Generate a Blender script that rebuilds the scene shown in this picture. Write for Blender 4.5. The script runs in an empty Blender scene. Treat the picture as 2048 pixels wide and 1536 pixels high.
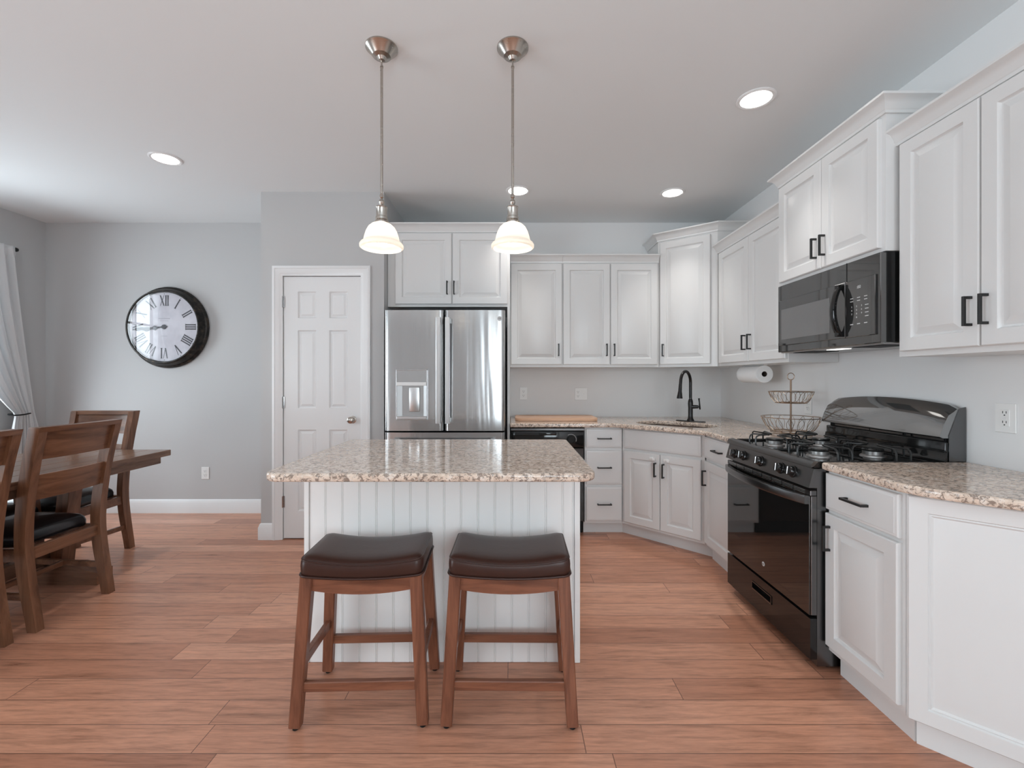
import bpy, bmesh, math, random
from mathutils import Vector, Matrix
random.seed(7)
D = bpy.data
SC = bpy.context.scene
COL = SC.collection
PI = math.pi

# ------------------------------------------------------------------ camera, sky, light, exposure
CAM_H, CEIL = 1.28, 2.765
XW, YW, XL, YR = 1.99, 4.29, -4.446, -3.4      # right wall, far wall, left wall, wall behind the camera
cam = D.objects.new('camera', D.cameras.new('camera')); COL.objects.link(cam)
cam.location = (0, 0, CAM_H); cam.rotation_euler = (PI/2, 0, 0)
cam.data.sensor_width = 36; cam.data.sensor_fit = 'HORIZONTAL'
cam.data.lens = 900/2048*36; cam.data.shift_y = -11/2048; cam.data.clip_start = .05
SC.camera = cam
w = D.worlds.new('sky'); SC.world = w; w.use_nodes = True
w.node_tree.nodes['Background'].inputs[0].default_value = (.86, .93, 1, 1)
w.node_tree.nodes['Background'].inputs[1].default_value = 2.0
SC.view_settings.view_transform = 'Standard'; SC.view_settings.look = 'None'
SC.view_settings.exposure = 0.22; SC.view_settings.gamma = 1; SC.view_settings.use_curve_mapping = False
SC.cycles.max_bounces = 12; SC.cycles.diffuse_bounces = 8; SC.cycles.glossy_bounces = 5
SC.cycles.transmission_bounces = 8; SC.cycles.transparent_max_bounces = 12
SC.cycles.use_denoising = True; SC.cycles.sample_clamp_indirect = 6

def area(name, loc, rot, sx, sy, power, color):
    l = D.lights.new(name, 'AREA'); l.shape = 'RECTANGLE'; l.size = sx; l.size_y = sy
    l.energy = power; l.color = color
    o = D.objects.new(name, l); COL.objects.link(o); o.location = loc; o.rotation_euler = rot
    return o
DAY = (.79, .925, 1.0)
# daylight through the windows: left dining window, wide rear window, and an added side opening
area('daylight_left', (XL-.16, 3.2, 1.5), (0, -PI/2, 0), 1.7, 1.05, 44, (.80, .92, 1.0))
area('daylight_rear', (.95, YR-.16, 1.5), (PI/2, 0, 0), 1.6, 1.7, 62, DAY)
area('added_side_light', (XL-.16, -.9, 1.25), (0, -PI/2, 0), 2.2, 2.6, 82, DAY)  # added source outside the invented side opening
# added fill light aimed at the ceiling behind the camera, standing in for a flash
area('ceiling_fill', (-.2, -.6, 1.75), (PI, 0, 0), 1.2, 1.2, 26, (.68, .89, 1.0))

# ------------------------------------------------------------------ materials
def newmat(name):
    m = D.materials.new(name); m.use_nodes = True
    nt = m.node_tree; return m, nt, nt.nodes['Principled BSDF']
def N(nt, t, **kw):
    n = nt.nodes.new(t)
    for k, v in kw.items():
        if k.startswith('i_'): n.inputs[k[2:].replace('_', ' ')].default_value = v
        else: setattr(n, k, v)
    return n
def L(nt, a, b): nt.links.new(a, b)
def bump(nt, bs, height, strength, dist=.01):
    b = N(nt, 'ShaderNodeBump'); b.inputs['Strength'].default_value = strength; b.inputs['Distance'].default_value = dist
    L(nt, height, b.inputs['Height']); L(nt, b.outputs[0], bs.inputs['Normal'])
def simple(name, col, rough=.5, metal=0, spec=.5, nscale=0, nstr=0, coat=0):
    m, nt, bs = newmat(name)
    bs.inputs['Base Color'].default_value = (*col, 1); bs.inputs['Roughness'].default_value = rough
    bs.inputs['Metallic'].default_value = metal; bs.inputs['Specular IOR Level'].default_value = spec
    bs.inputs['Coat Weight'].default_value = coat; bs.inputs['Coat Roughness'].default_value = .05
    tc = N(nt, 'ShaderNodeTexCoord')
    nz = N(nt, 'ShaderNodeTexNoise'); nz.inputs['Scale'].default_value = nscale or 40; nz.inputs['Detail'].default_value = 3
    L(nt, tc.outputs['Object'], nz.inputs['Vector'])
    if nstr: bump(nt, bs, nz.outputs[0], nstr, .002)
    else:
        mr = N(nt, 'ShaderNodeMapRange'); mr.inputs[3].default_value = max(0, rough*.94); mr.inputs[4].default_value = min(1, rough*1.06)
        L(nt, nz.outputs[0], mr.inputs[0]); L(nt, mr.outputs[0], bs.inputs['Roughness'])
    return m
def ramp(nt, fac, stops, interp='LINEAR'):
    r = N(nt, 'ShaderNodeValToRGB'); cr = r.color_ramp; cr.interpolation = interp
    while len(cr.elements) > 1: cr.elements.remove(cr.elements[-1])
    cr.elements[0].position = stops[0][0]; cr.elements[0].color = (*stops[0][1], 1)
    for p, c in stops[1:]:
        e = cr.elements.new(p); e.color = (*c, 1)
    L(nt, fac, r.inputs[0]); return r
def mapping(nt, scale, rot=(0, 0, 0)):
    tc = N(nt, 'ShaderNodeTexCoord'); mp = N(nt, 'ShaderNodeMapping')
    mp.inputs['Scale'].default_value = scale; mp.inputs['Rotation'].default_value = rot
    L(nt, tc.outputs['Object'], mp.inputs[0]); return mp
def noise(nt, vec, scale, detail=4, rough=.5, dist=0):
    n = N(nt, 'ShaderNodeTexNoise'); n.inputs['Scale'].default_value = scale; n.inputs['Detail'].default_value = detail
    n.inputs['Roughness'].default_value = rough; n.inputs['Distortion'].default_value = dist
    L(nt, vec, n.inputs['Vector']); return n
def mix(nt, fac, a, b, mode='MIX'):
    m = N(nt, 'ShaderNodeMix', data_type='RGBA', blend_type=mode)
    for s, v in ((m.inputs[0], fac), (m.inputs[6], a), (m.inputs[7], b)):
        if hasattr(v, 'links') or hasattr(v, 'is_linked'): L(nt, v, s)
        else: s.default_value = v if not isinstance(v, tuple) else (*v, 1)
    return m.outputs[2]
def math_(nt, op, a, b=0, c=None):
    m = N(nt, 'ShaderNodeMath', operation=op)
    for i, v in enumerate((a, b) if c is None else (a, b, c)):
        if hasattr(v, 'is_linked'): L(nt, v, m.inputs[i])
        else: m.inputs[i].default_value = v
    return m.outputs[0]

def wood(name, dark, mid, light, axis='Z', rough=.35, scale=1.0):
    m, nt, bs = newmat(name)
    s = {'X': (1.2, 14, 14), 'Y': (14, 1.2, 14), 'Z': (14, 14, 1.2)}[axis]
    mp = mapping(nt, tuple(v*scale for v in s))
    n1 = noise(nt, mp.outputs[0], 2.2, 6, .62, .6); n2 = noise(nt, mp.outputs[0], 11, 4, .6, .2)
    c = ramp(nt, n1.outputs[0], [(.28, dark), (.5, mid), (.75, light)])
    c2 = mix(nt, math_(nt, 'MULTIPLY', n2.outputs[0], .45), c.outputs[0], dark)
    L(nt, c2, bs.inputs['Base Color']); bs.inputs['Roughness'].default_value = rough
    bump(nt, bs, n2.outputs[0], .12, .002)
    return m

def granite_mat():
    m, nt, bs = newmat('speckled_granite')
    mp = mapping(nt, (1, 1.25, 1.2), (0, 0, .35))
    a = noise(nt, mp.outputs[0], 20, 5, .65, .8)
    base = ramp(nt, a.outputs[0], [(.30, (.40, .35, .31)), (.42, (.66, .52, .42)), (.55, (.77, .635, .53)), (.72, (.79, .74, .69))])
    b = noise(nt, mp.outputs[0], 62, 4, .68, .6)
    fl = ramp(nt, b.outputs[0], [(.43, (1, 1, 1)), (.495, (0, 0, 0))])
    c1 = mix(nt, math_(nt, 'MULTIPLY', fl.outputs[0], .8), base.outputs[0], (.17, .12, .095))
    d = noise(nt, mp.outputs[0], 40, 5, .75, 1.2)
    fd = ramp(nt, d.outputs[0], [(.325, (1, 1, 1)), (.385, (0, 0, 0))])
    c2 = mix(nt, math_(nt, 'MULTIPLY', fd.outputs[0], .8), c1, (.075, .062, .06))
    e = noise(nt, mp.outputs[0], 90, 3, .7)
    fe = ramp(nt, e.outputs[0], [(.60, (0, 0, 0)), (.68, (1, 1, 1))])
    c3 = mix(nt, math_(nt, 'MULTIPLY', fe.outputs[0], .55), c2, (.80, .76, .72))
    L(nt, c3, bs.inputs['Base Color']); bs.inputs['Roughness'].default_value = .09
    bs.inputs['Specular IOR Level'].default_value = .5
    return m

def floor_mat():
    m, nt, bs = newmat('red_brown_plank_floor')
    tc = N(nt, 'ShaderNodeTexCoord'); sp = N(nt, 'ShaderNodeSeparateXYZ'); L(nt, tc.outputs['Object'], sp.inputs[0])
    PW, PL = .128, 1.35
    ry = math_(nt, 'DIVIDE', sp.outputs[1], PW); row = math_(nt, 'FLOOR', ry); fy = math_(nt, 'FRACT', ry)
    wn = N(nt, 'ShaderNodeTexWhiteNoise', noise_dimensions='1D'); L(nt, row, wn.inputs['W'])
    rx = math_(nt, 'ADD', math_(nt, 'DIVIDE', sp.outputs[0], PL), math_(nt, 'MULTIPLY', wn.outputs[0], 7.3))
    cx = math_(nt, 'FLOOR', rx); fx = math_(nt, 'FRACT', rx)
    cb = N(nt, 'ShaderNodeCombineXYZ'); L(nt, row, cb.inputs[0]); L(nt, cx, cb.inputs[1])
    pn = N(nt, 'ShaderNodeTexWhiteNoise', noise_dimensions='3D'); L(nt, cb.outputs[0], pn.inputs['Vector'])
    mp = N(nt, 'ShaderNodeMapping'); mp.inputs['Scale'].default_value = (1.3, 17, 1)
    off = N(nt, 'ShaderNodeVectorMath', operation='MULTIPLY_ADD'); L(nt, pn.outputs['Color'], off.inputs[0])
    off.inputs[1].default_value = (9, 9, 9); L(nt, tc.outputs['Object'], off.inputs[2]); L(nt, off.outputs[0], mp.inputs[0])
    g1 = noise(nt, mp.outputs[0], 3.0, 7, .65, .5); g2 = noise(nt, mp.outputs[0], 14, 4, .6)
    pc = ramp(nt, pn.outputs['Value'], [(0, (.45, .205, .128)), (.3, (.54, .258, .165)), (.65, (.60, .295, .19)), (1, (.67, .35, .235))])
    gr = ramp(nt, g1.outputs[0], [(.30, (.62, .60, .58)), (.5, (1, 1, 1)), (.75, (1.22, 1.2, 1.18))])
    c = mix(nt, 1.0, pc.outputs[0], gr.outputs[0], 'MULTIPLY')
    gf = ramp(nt, g2.outputs[0], [(.35, (.80, .78, .76)), (.6, (1.04, 1.04, 1.04))])
    c = mix(nt, .6, c, gf.outputs[0], 'MULTIPLY')
    # seams
    sy = math_(nt, 'MINIMUM', fy, math_(nt, 'SUBTRACT', 1.0, fy)); sx = math_(nt, 'MINIMUM', fx, math_(nt, 'SUBTRACT', 1.0, fx))
    seam = math_(nt, 'MINIMUM', math_(nt, 'MULTIPLY', sy, PW), math_(nt, 'MULTIPLY', sx, PL))
    sm = N(nt, 'ShaderNodeMapRange'); L(nt, seam, sm.inputs[0]); sm.inputs[1].default_value = .0005; sm.inputs[2].default_value = .0022
    c = mix(nt, sm.outputs[0], (.14, .065, .045), c)
    L(nt, c, bs.inputs['Base Color'])
    rr = N(nt, 'ShaderNodeMapRange'); L(nt, g1.outputs[0], rr.inputs[0]); rr.inputs[3].default_value = .24; rr.inputs[4].default_value = .36
    L(nt, rr.outputs[0], bs.inputs['Roughness'])
    hh = math_(nt, 'ADD', sm.outputs[0], math_(nt, 'MULTIPLY', g2.outputs[0], .12))
    bump(nt, bs, hh, .25, .002)
    return m

def steel_mat():
    m, nt, bs = newmat('brushed_stainless_steel')
    bs.inputs['Base Color'].default_value = (.50, .50, .50, 1); bs.inputs['Metallic'].default_value = 1
    mp = mapping(nt, (7, 7, .5)); wv = noise(nt, mp.outputs[0], 1.1, 2, .5, .3)
    mp2 = mapping(nt, (400, 400, 3)); br = noise(nt, mp2.outputs[0], 1, 2)
    rr = N(nt, 'ShaderNodeMapRange'); L(nt, br.outputs[0], rr.inputs[0]); rr.inputs[3].default_value = .15; rr.inputs[4].default_value = .27
    L(nt, rr.outputs[0], bs.inputs['Roughness'])
    bump(nt, bs, wv.outputs[0], .35, .02)
    return m

def glass_pane(name, tint=(1, 1, 1), ior=1.5, gloss=1.0):
    m = D.materials.new(name); m.use_nodes = True; nt = m.node_tree; nt.nodes.clear()
    out = N(nt, 'ShaderNodeOutputMaterial'); tr = N(nt, 'ShaderNodeBsdfTransparent'); gl = N(nt, 'ShaderNodeBsdfGlossy')
    tr.inputs[0].default_value = (*tint, 1); gl.inputs['Roughness'].default_value = .01
    fr = N(nt, 'ShaderNodeFresnel'); fr.inputs[0].default_value = ior; mx = N(nt, 'ShaderNodeMixShader')
    ge = N(nt, 'ShaderNodeNewGeometry'); front = math_(nt, 'SUBTRACT', 1.0, ge.outputs['Backfacing'])
    L(nt, math_(nt, 'MULTIPLY', math_(nt, 'MULTIPLY', fr.outputs[0], gloss), front), mx.inputs[0]); L(nt, tr.outputs[0], mx.inputs[1]); L(nt, gl.outputs[0], mx.inputs[2]); L(nt, mx.outputs[0], out.inputs[0])
    return m
def emit(name, col, s):
    m, nt, bs = newmat(name); bs.inputs['Base Color'].default_value = (*col, 1)
    bs.inputs['Emission Color'].default_value = (*col, 1); bs.inputs['Emission Strength'].default_value = s
    return m
def frosted():
    m = D.materials.new('frosted_white_glass'); m.use_nodes = True; nt = m.node_tree; nt.nodes.clear()
    out = N(nt, 'ShaderNodeOutputMaterial'); d = N(nt, 'ShaderNodeBsdfDiffuse'); t = N(nt, 'ShaderNodeBsdfTranslucent'); g = N(nt, 'ShaderNodeBsdfGlossy')
    d.inputs[0].default_value = (.9, .88, .84, 1); t.inputs[0].default_value = (.97, .94, .89, 1); g.inputs['Roughness'].default_value = .15
    m1 = N(nt, 'ShaderNodeMixShader'); m1.inputs[0].default_value = .55; L(nt, d.outputs[0], m1.inputs[1]); L(nt, t.outputs[0], m1.inputs[2])
    m2 = N(nt, 'ShaderNodeMixShader'); m2.inputs[0].default_value = .06; L(nt, m1.outputs[0], m2.inputs[1]); L(nt, g.outputs[0], m2.inputs[2])
    L(nt, m2.outputs[0], out.inputs[0]); return m
def fabric():
    m = D.materials.new('white_slub_curtain'); m.use_nodes = True; nt = m.node_tree; bs = nt.nodes['Principled BSDF']; out = nt.nodes['Material Output']
    bs.inputs['Base Color'].default_value = (.80, .80, .80, 1); bs.inputs['Roughness'].default_value = .9; bs.inputs['Specular IOR Level'].default_value = .1
    mp = mapping(nt, (20, 20, 260)); nz = noise(nt, mp.outputs[0], 1, 3); bump(nt, bs, nz.outputs[0], .25, .003)
    t = N(nt, 'ShaderNodeBsdfTranslucent'); t.inputs[0].default_value = (.8, .82, .84, 1)
    mx = N(nt, 'ShaderNodeMixShader'); mx.inputs[0].default_value = .3; L(nt, bs.outputs[0], mx.inputs[1]); L(nt, t.outputs[0], mx.inputs[2]); L(nt, mx.outputs[0], out.inputs[0])
    return m
def clock_case_mat():
    m, nt, bs = newmat('aged_bronze_case')
    mp = mapping(nt, (1, 1, 1)); n1 = noise(nt, mp.outputs[0], 22, 5, .65)
    c = ramp(nt, n1.outputs[0], [(.42, (.012, .011, .010)), (.6, (.04, .033, .027)), (.74, (.12, .075, .04))])
    L(nt, c.outputs[0], bs.inputs['Base Color']); bs.inputs['Metallic'].default_value = .6; bs.inputs['Roughness'].default_value = .38
    bump(nt, bs, n1.outputs[0], .2, .004); return m
def paper_mat():
    m, nt, bs = newmat('aged_clock_dial'); mp = mapping(nt, (1, 1, 1)); n1 = noise(nt, mp.outputs[0], 7, 5, .6)
    c = ramp(nt, n1.outputs[0], [(.3, (.50, .49, .54)), (.6, (.63, .62, .67))])
    L(nt, c.outputs[0], bs.inputs['Base Color']); bs.inputs['Roughness'].default_value = .7; return m

M = dict(
    wall=simple('grey_wall_paint', (.52, .52, .52), .65, spec=.25, nscale=220, nstr=.05),
    kwall=simple('pale_kitchen_paint', (.78, .78, .78), .65, spec=.25, nscale=220, nstr=.05),
    ceil=simple('white_ceiling_paint', (.78, .80, .806), .8, spec=.15, nscale=160, nstr=.06),
    trim=simple('white_semigloss_trim', (.80, .80, .80), .32, spec=.4),
    cab=simple('white_painted_cabinet', (.73, .73, .725), .30, spec=.42),
    isl=simple('white_island_panelling', (.88, .88, .87), .4, spec=.35),
    black=simple('black_pull_metal', (.012, .012, .012), .38, spec=.5),
    gblack=simple('gloss_black_enamel', (.010, .010, .010), .08, spec=.5, coat=0),
    sblack=simple('satin_black_steel', (.17, .17, .172), .26, metal=1, spec=.5),
    pblack=simple('polished_black_enamel', (.33, .33, .33), .07, metal=.85, spec=1.0),
    mblack=simple('matte_black', (.008, .008, .008), .6, spec=.3),
    iron=simple('black_enamel_iron', (.012, .012, .012), .25, spec=.5),
    alum=simple('burner_aluminium', (.40, .39, .38), .35, metal=.9),
    chrome=simple('bright_metal_cap', (.5, .5, .5), .18, metal=1),
    nickel=simple('brushed_nickel', (.46, .42, .38), .27, metal=1),
    steel=steel_mat(),
    handle=simple('satin_steel_handle', (.66, .66, .66), .3, metal=1),
    dsteel=simple('dispenser_grey', (.42, .42, .42), .35, metal=.7),
    granite=granite_mat(), floor=floor_mat(),
    stool=wood('brown_stool_wood', (.10, .034, .018), (.235, .088, .048), (.32, .13, .072), 'Z', .33),
    stoolx=wood('brown_stool_rail_wood', (.10, .034, .018), (.235, .088, .048), (.32, .13, .072), 'X', .33),
    dine=wood('walnut_dining_wood', (.07, .028, .014), (.19, .083, .043), (.29, .14, .078), 'Z', .3, .8),
    dinex=wood('walnut_dining_rail_wood', (.07, .028, .014), (.19, .083, .043), (.29, .14, .078), 'X', .3, .8),
    tabley=wood('walnut_tabletop_wood', (.08, .042, .027), (.19, .105, .068), (.28, .165, .11), 'Y', .25, .8),
    leather=simple('dark_brown_leather', (.045, .019, .014), .33, spec=.3, nscale=60, nstr=.10),
    bleather=simple('black_seat_leather', (.010, .010, .012), .26, spec=.55, nscale=70, nstr=.1),
    maple=wood('pale_maple_board', (.60, .36, .23), (.76, .49, .33), (.82, .57, .41), 'X', .45, .6),
    plate=simple('white_plastic_plate', (.82, .82, .81), .35),
    slot=simple('outlet_slot_dark', (.05, .05, .05), .6),
    towel=simple('white_paper_towel', (.84, .84, .84), .95, spec=.05, nscale=300, nstr=.2),
    brass=simple('rose_gold_wire', (.40, .29, .21), .28, metal=1),
    bronze=simple('oil_rubbed_black_bronze', (.014, .012, .012), .24, metal=.35, spec=.6),
    case=clock_case_mat(), dial=paper_mat(),
    ink=simple('charcoal_numeral_ink', (.055, .055, .065), .6),
    faint=simple('faded_dial_print', (.42, .41, .46), .7),
    fabric=fabric(), frost=frosted(),
    bulb=emit('glowing_bulb', (1, .93, .84), 15), can=emit('recessed_lamp_lens', (1, .97, .93), 9),
    mwlamp=emit('cooktop_lamp_lens', (1, .97, .92), 1.6),
    pane=glass_pane('window_pane_glass'), clockglass=glass_pane('clock_glass', gloss=1.6),
    ovenglass=simple('black_oven_glass', (.012, .012, .012), .03, metal=.1, spec=.9, coat=.2),
    mwglass=simple('smoked_microwave_glass', (.16, .16, .16), .035, metal=.85, spec=1.0),
    mwmesh=simple('microwave_window_mesh', (.27, .27, .27), .12, metal=.8, spec=.8),
    print=simple('light_grey_print', (.62, .62, .62), .5), sink=simple('dark_sink_basin', (.16, .12, .10), .3, metal=.6),
)

# ------------------------------------------------------------------ mesh helpers
def frame(O, U, Nn):
    U = Vector(U).normalized(); Nn = Vector(Nn).normalized()
    m = Matrix.Identity(4)
    for i in range(3):
        m[i][0] = U[i]; m[i][1] = Nn[i]; m[i][2] = (0, 0, 1)[i]; m[i][3] = O[i]
    return m          # local (u, outward n, up v)

class MB:
    def __init__(s, mat=None): s.v = []; s.f = []; s.M = mat or Matrix.Identity(4)
    def add(s, vs, fs):
        b = len(s.v); s.v += [s.M @ Vector(p) for p in vs]; s.f += [[b+i for i in f] for f in fs]; return s
    def box(s, x0, x1, y0, y1, z0, z1, bev=0, seg=1):
        if not bev:
            vs = [(x, y, z) for z in (z0, z1) for y in (y0, y1) for x in (x0, x1)]
            return s.add(vs, [[0, 1, 3, 2], [4, 6, 7, 5], [0, 4, 5, 1], [2, 3, 7, 6], [0, 2, 6, 4], [1, 5, 7, 3]])
        bm = bmesh.new(); bmesh.ops.create_cube(bm, size=1)
        for q in bm.verts: q.co = Vector(((x0+x1)/2+q.co.x*(x1-x0), (y0+y1)/2+q.co.y*(y1-y0), (z0+z1)/2+q.co.z*(z1-z0)))
        bmesh.ops.bevel(bm, geom=bm.edges[:], offset=bev, segments=seg, affect='EDGES', profile=.5)
        bm.verts.index_update()
        s.add([q.co.copy() for q in bm.verts], [[q.index for q in f.verts] for f in bm.faces]); bm.free(); return s
    def loft(s, rings, closed=True, cap=(True, True), wrap=False):
        n = len(rings[0]); vs = [p for r in rings for p in r]; fs = []
        R = len(rings)
        for i in range(R if wrap else R-1):
            a = i*n; b = ((i+1) % R)*n
            for j in range(n if closed else n-1):
                k = (j+1) % n; fs.append([a+j, a+k, b+k, b+j])
        if not wrap and closed:
            if cap[0]: fs.append(list(range(n))[::-1])
            if cap[1]: fs.append([(R-1)*n+j for j in range(n)])
        return s.add(vs, fs)
    def tube(s, path, r, n=8, closed=False, section=None):
        P = [Vector(p) for p in path]; m = len(P); rings = []; up = None
        for i in range(m):
            a = P[i-1] if (i > 0 or closed) else P[i]; b = P[(i+1) % m] if (i < m-1 or closed) else P[i]
            t = (b-a).normalized()
            if up is None:
                up = Vector((0, 0, 1)) if abs(t.z) < .9 else Vector((0, 1, 0))
            x = t.cross(up).normalized(); up = x.cross(t).normalized()
            rr = r[i] if isinstance(r, (list, tuple)) else r
            if section: rings.append([P[i]+x*a_+up*b_ for a_, b_ in section])
            else: rings.append([P[i]+(x*math.cos(2*PI*k/n)+up*math.sin(2*PI*k/n))*rr for k in range(n)])
        return s.loft(rings, wrap=closed)
    def bar(s, p0, p1, w, d, up=(0, 0, 1), w1=None, d1=None, bev=.003):
        p0 = Vector(p0); p1 = Vector(p1); t = (p1-p0).normalized(); up = Vector(up)
        x = t.cross(up).normalized(); y = x.cross(t).normalized()
        def sec(w, d):
            a, b = w/2, d/2; e = min(bev, a*.4, b*.4)
            return [(-a+e, -b), (a-e, -b), (a, -b+e), (a, b-e), (a-e, b), (-a+e, b), (-a, b-e), (-a, -b+e)]
        return s.loft([[p0+x*a+y*b for a, b in sec(w, d)], [p1+x*a+y*b for a, b in sec(w1 or w, d1 or d)]])
    def lathe(s, prof, n=32, O=(0, 0, 0), A=(0, 0, 1), cap=(True, True), closed_prof=False):
        A = Vector(A).normalized(); x = A.orthogonal().normalized(); y = A.cross(x); O = Vector(O)
        rings = [[O+A*h+(x*math.cos(2*PI*k/n)+y*math.sin(2*PI*k/n))*max(r, 1e-5) for k in range(n)] for r, h in prof]
        return s.loft(rings, cap=cap, wrap=closed_prof)
    def prism(s, poly, z0, z1):
        return s.loft([[(x, y, z0) for x, y in poly], [(x, y, z1) for x, y in poly]])
    def rings(s, w, h, prof):
        # nested rectangles: prof = [(inset, n)], local frame (u, n, v)
        rs = [[(i, n, i), (w-i, n, i), (w-i, n, h-i), (i, n, h-i)] for i, n in prof]
        return s.loft(rs)
    def grid(s, fn, nu, nv, wrapu=False):
        vs = [fn(i/nu, j/nv) for j in range(nv+1) for i in range(nu+(0 if wrapu else 1))]
        W = nu if wrapu else nu+1; fs = []
        for j in range(nv):
            for i in range(nu):
                k = (i+1) % W; fs.append([j*W+i, j*W+k, (j+1)*W+k, (j+1)*W+i])
        return s.add(vs, fs)
    def sweep(s, path, prof, to3, closed=False):
        # path 2d, prof (offset to the right of travel, height), to3(p2, h) -> 3d
        P = [Vector(p) for p in path]; m = len(P); rs = []
        nr = lambda a, b: Vector(((b-a).y, -(b-a).x)).normalized()
        for i in range(m):
            n0 = nr(P[i-1], P[i]) if (i > 0 or closed) else nr(P[i], P[i+1])
            n1 = nr(P[i], P[(i+1) % m]) if (i < m-1 or closed) else n0
            mt = (n0+n1)/(1+n0.dot(n1))
            rs.append([to3(P[i]+mt*o, h) for o, h in prof])
        return s.loft(rs, wrap=closed)
    def build(s, name, mat, parent=None, smooth=35):
        off = Vector((0, 0, 0)); q = parent
        while q is not None: off += q.location; q = q.parent
        me = D.meshes.new(name); me.from_pydata([p-off for p in s.v], [], s.f)
        bm = bmesh.new(); bm.from_mesh(me); bmesh.ops.recalc_face_normals(bm, faces=bm.faces[:]); bm.to_mesh(me); bm.free()
        me.materials.append(mat)
        if smooth:
            me.polygons.foreach_set('use_smooth', [True]*len(me.polygons)); me.set_sharp_from_angle(angle=math.radians(smooth))
        o = D.objects.new(name, me); COL.objects.link(o); o.parent = parent
        return o

def tag(o, label=None, cat=None, group=None, kind=None):
    if label: o['label'] = label
    if cat: o['category'] = cat
    if group: o['group'] = group
    if kind: o['kind'] = kind
    return o
def thing(name, label, cat, loc=(0, 0, 0), group=None):
    o = D.objects.new(name, None); o.empty_display_size = .1; COL.objects.link(o); o.location = loc
    return tag(o, label, cat, group)
def struct(name, mb, mat, label=None, parent=None, smooth=35):
    o = mb.build(name, mat, parent, smooth)
    if parent is None: tag(o, label, None, None, 'structure')
    return o
def copy_tree(o, parent=None):
    c = o.copy(); COL.objects.link(c); c.parent = parent
    for ch in [x for x in D.objects if x.parent == o]: copy_tree(ch, c)
    return c
def text_mesh(s, size, mat3, parent, name, material, extrude=.0004):
    cu = D.curves.new(name, 'FONT'); cu.body = s; cu.size = size; cu.align_x = 'CENTER'; cu.align_y = 'CENTER'; cu.extrude = extrude
    t = D.objects.new(name, cu); COL.objects.link(t)
    bpy.context.view_layer.update()
    me = D.meshes.new_from_object(t.evaluated_get(bpy.context.evaluated_depsgraph_get()))
    D.objects.remove(t)
    off = Vector((0, 0, 0)); q = parent
    while q is not None: off += q.location; q = q.parent
    me.transform(Matrix.Translation(-off) @ mat3); me.materials.clear(); me.materials.append(material)
    o = D.objects.new(name, me); COL.objects.link(o); o.parent = parent; return o
def textframe(O, U, Nn):      # text x along U, y up, facing Nn
    U = Vector(U).normalized(); Nn = Vector(Nn).normalized(); m = Matrix.Identity(4)
    for i in range(3): m[i][0] = U[i]; m[i][1] = (0, 0, 1)[i]; m[i][2] = Nn[i]; m[i][3] = O[i]
    return m
def round_poly(pts, radii, n=8):
    out = []; m = len(pts)
    for i in range(m):
        p = Vector(pts[i]); r = radii[i]
        if r <= 0: out.append(tuple(p)); continue
        a = (Vector(pts[i-1])-p).normalized(); b = (Vector(pts[(i+1) % m])-p).normalized()
        ang = a.angle(b); t = r/math.tan(ang/2)
        c = p+(a+b).normalized()*(r/math.sin(ang/2)); s0 = p+a*t-c; s1 = p+b*t-c
        for k in range(n+1):
            f = k/n; th = s0.angle(s1)
            v = (s0*math.sin((1-f)*th)+s1*math.sin(f*th))/math.sin(th); out.append(tuple(c+v))
    return out
def slab(name, outline, holes, z0, z1, bev, mat, parent=None):
    cu = D.curves.new(name, 'CURVE'); cu.dimensions = '2D'; cu.fill_mode = 'BOTH'
    cu.extrude = (z1-z0)/2-bev; cu.bevel_depth = bev; cu.bevel_resolution = 3; cu.offset = -bev
    for pl in [outline]+holes:
        sp = cu.splines.new('POLY'); sp.points.add(len(pl)-1); sp.use_cyclic_u = True
        for q, p in zip(sp.points, pl): q.co = (p[0], p[1], 0, 1)
    t = D.objects.new(name, cu); COL.objects.link(t); bpy.context.view_layer.update()
    me = D.meshes.new_from_object(t.evaluated_get(bpy.context.evaluated_depsgraph_get())); D.objects.remove(t)
    me.transform(Matrix.Translation((0, 0, (z0+z1)/2))); me.materials.clear(); me.materials.append(mat)
    me.polygons.foreach_set('use_smooth', [True]*len(me.polygons)); me.set_sharp_from_angle(angle=math.radians(40))
    o = D.objects.new(name, me); COL.objects.link(o); o.parent = parent; return o

XY = lambda h0=0: (lambda p, h: (p.x, p.y, h0+h))
RAISED = [(0, 0), (0, .016), (.004, .02), (.055, .02), (.057, .014), (.061, .0095), (.066, .0085), (.092, .0175), (.095, .0185)]
SLAB = [(0, 0), (0, .013), (.003, .017), (.010, .018), (.014, .02)]

def pull(parent, Mx, u, v, length, vertical):
    b = MB(Mx); h = length/2; q = .0048
    if vertical:
        b.box(u-q, u+q, .042, .052, v-h, v+h, .001)
        for s in (-1, 1): b.box(u-q, u+q, .0195, .0425, v+s*(h-q)-q, v+s*(h-q)+q)
    else:
        b.box(u-h, u+h, .042, .052, v-q, v+q, .001)
        for s in (-1, 1): b.box(u+s*(h-q)-q, u+s*(h-q)+q, .0195, .0425, v-q, v+q)
    return b.build('handle', M['black'], parent)
def door(parent, O, U, Nn, w, h, hu=None, hv=None, prof=RAISED, name='door', hl=.108, vert=True):
    Mx = frame(O, U, Nn); b = MB(Mx); b.rings(w, h, prof)
    o = b.build(name, M['cab'], parent, 25)
    if hu is not None: pull(o, Mx, hu, hv, hl, vert)
    return o
def drawer(parent, O, U, Nn, w, h, handle=True, hl=.115):
    return door(parent, O, U, Nn, w, h, w/2 if handle else None, h/2, SLAB, 'drawer', hl, False)
CROWN = [(0, 0), (.010, 0), (.012, .012), (.016, .016), (.022, .034), (.034, .050), (.048, .056), (.052, .058), (.052, .068), (0, .068)]
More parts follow.
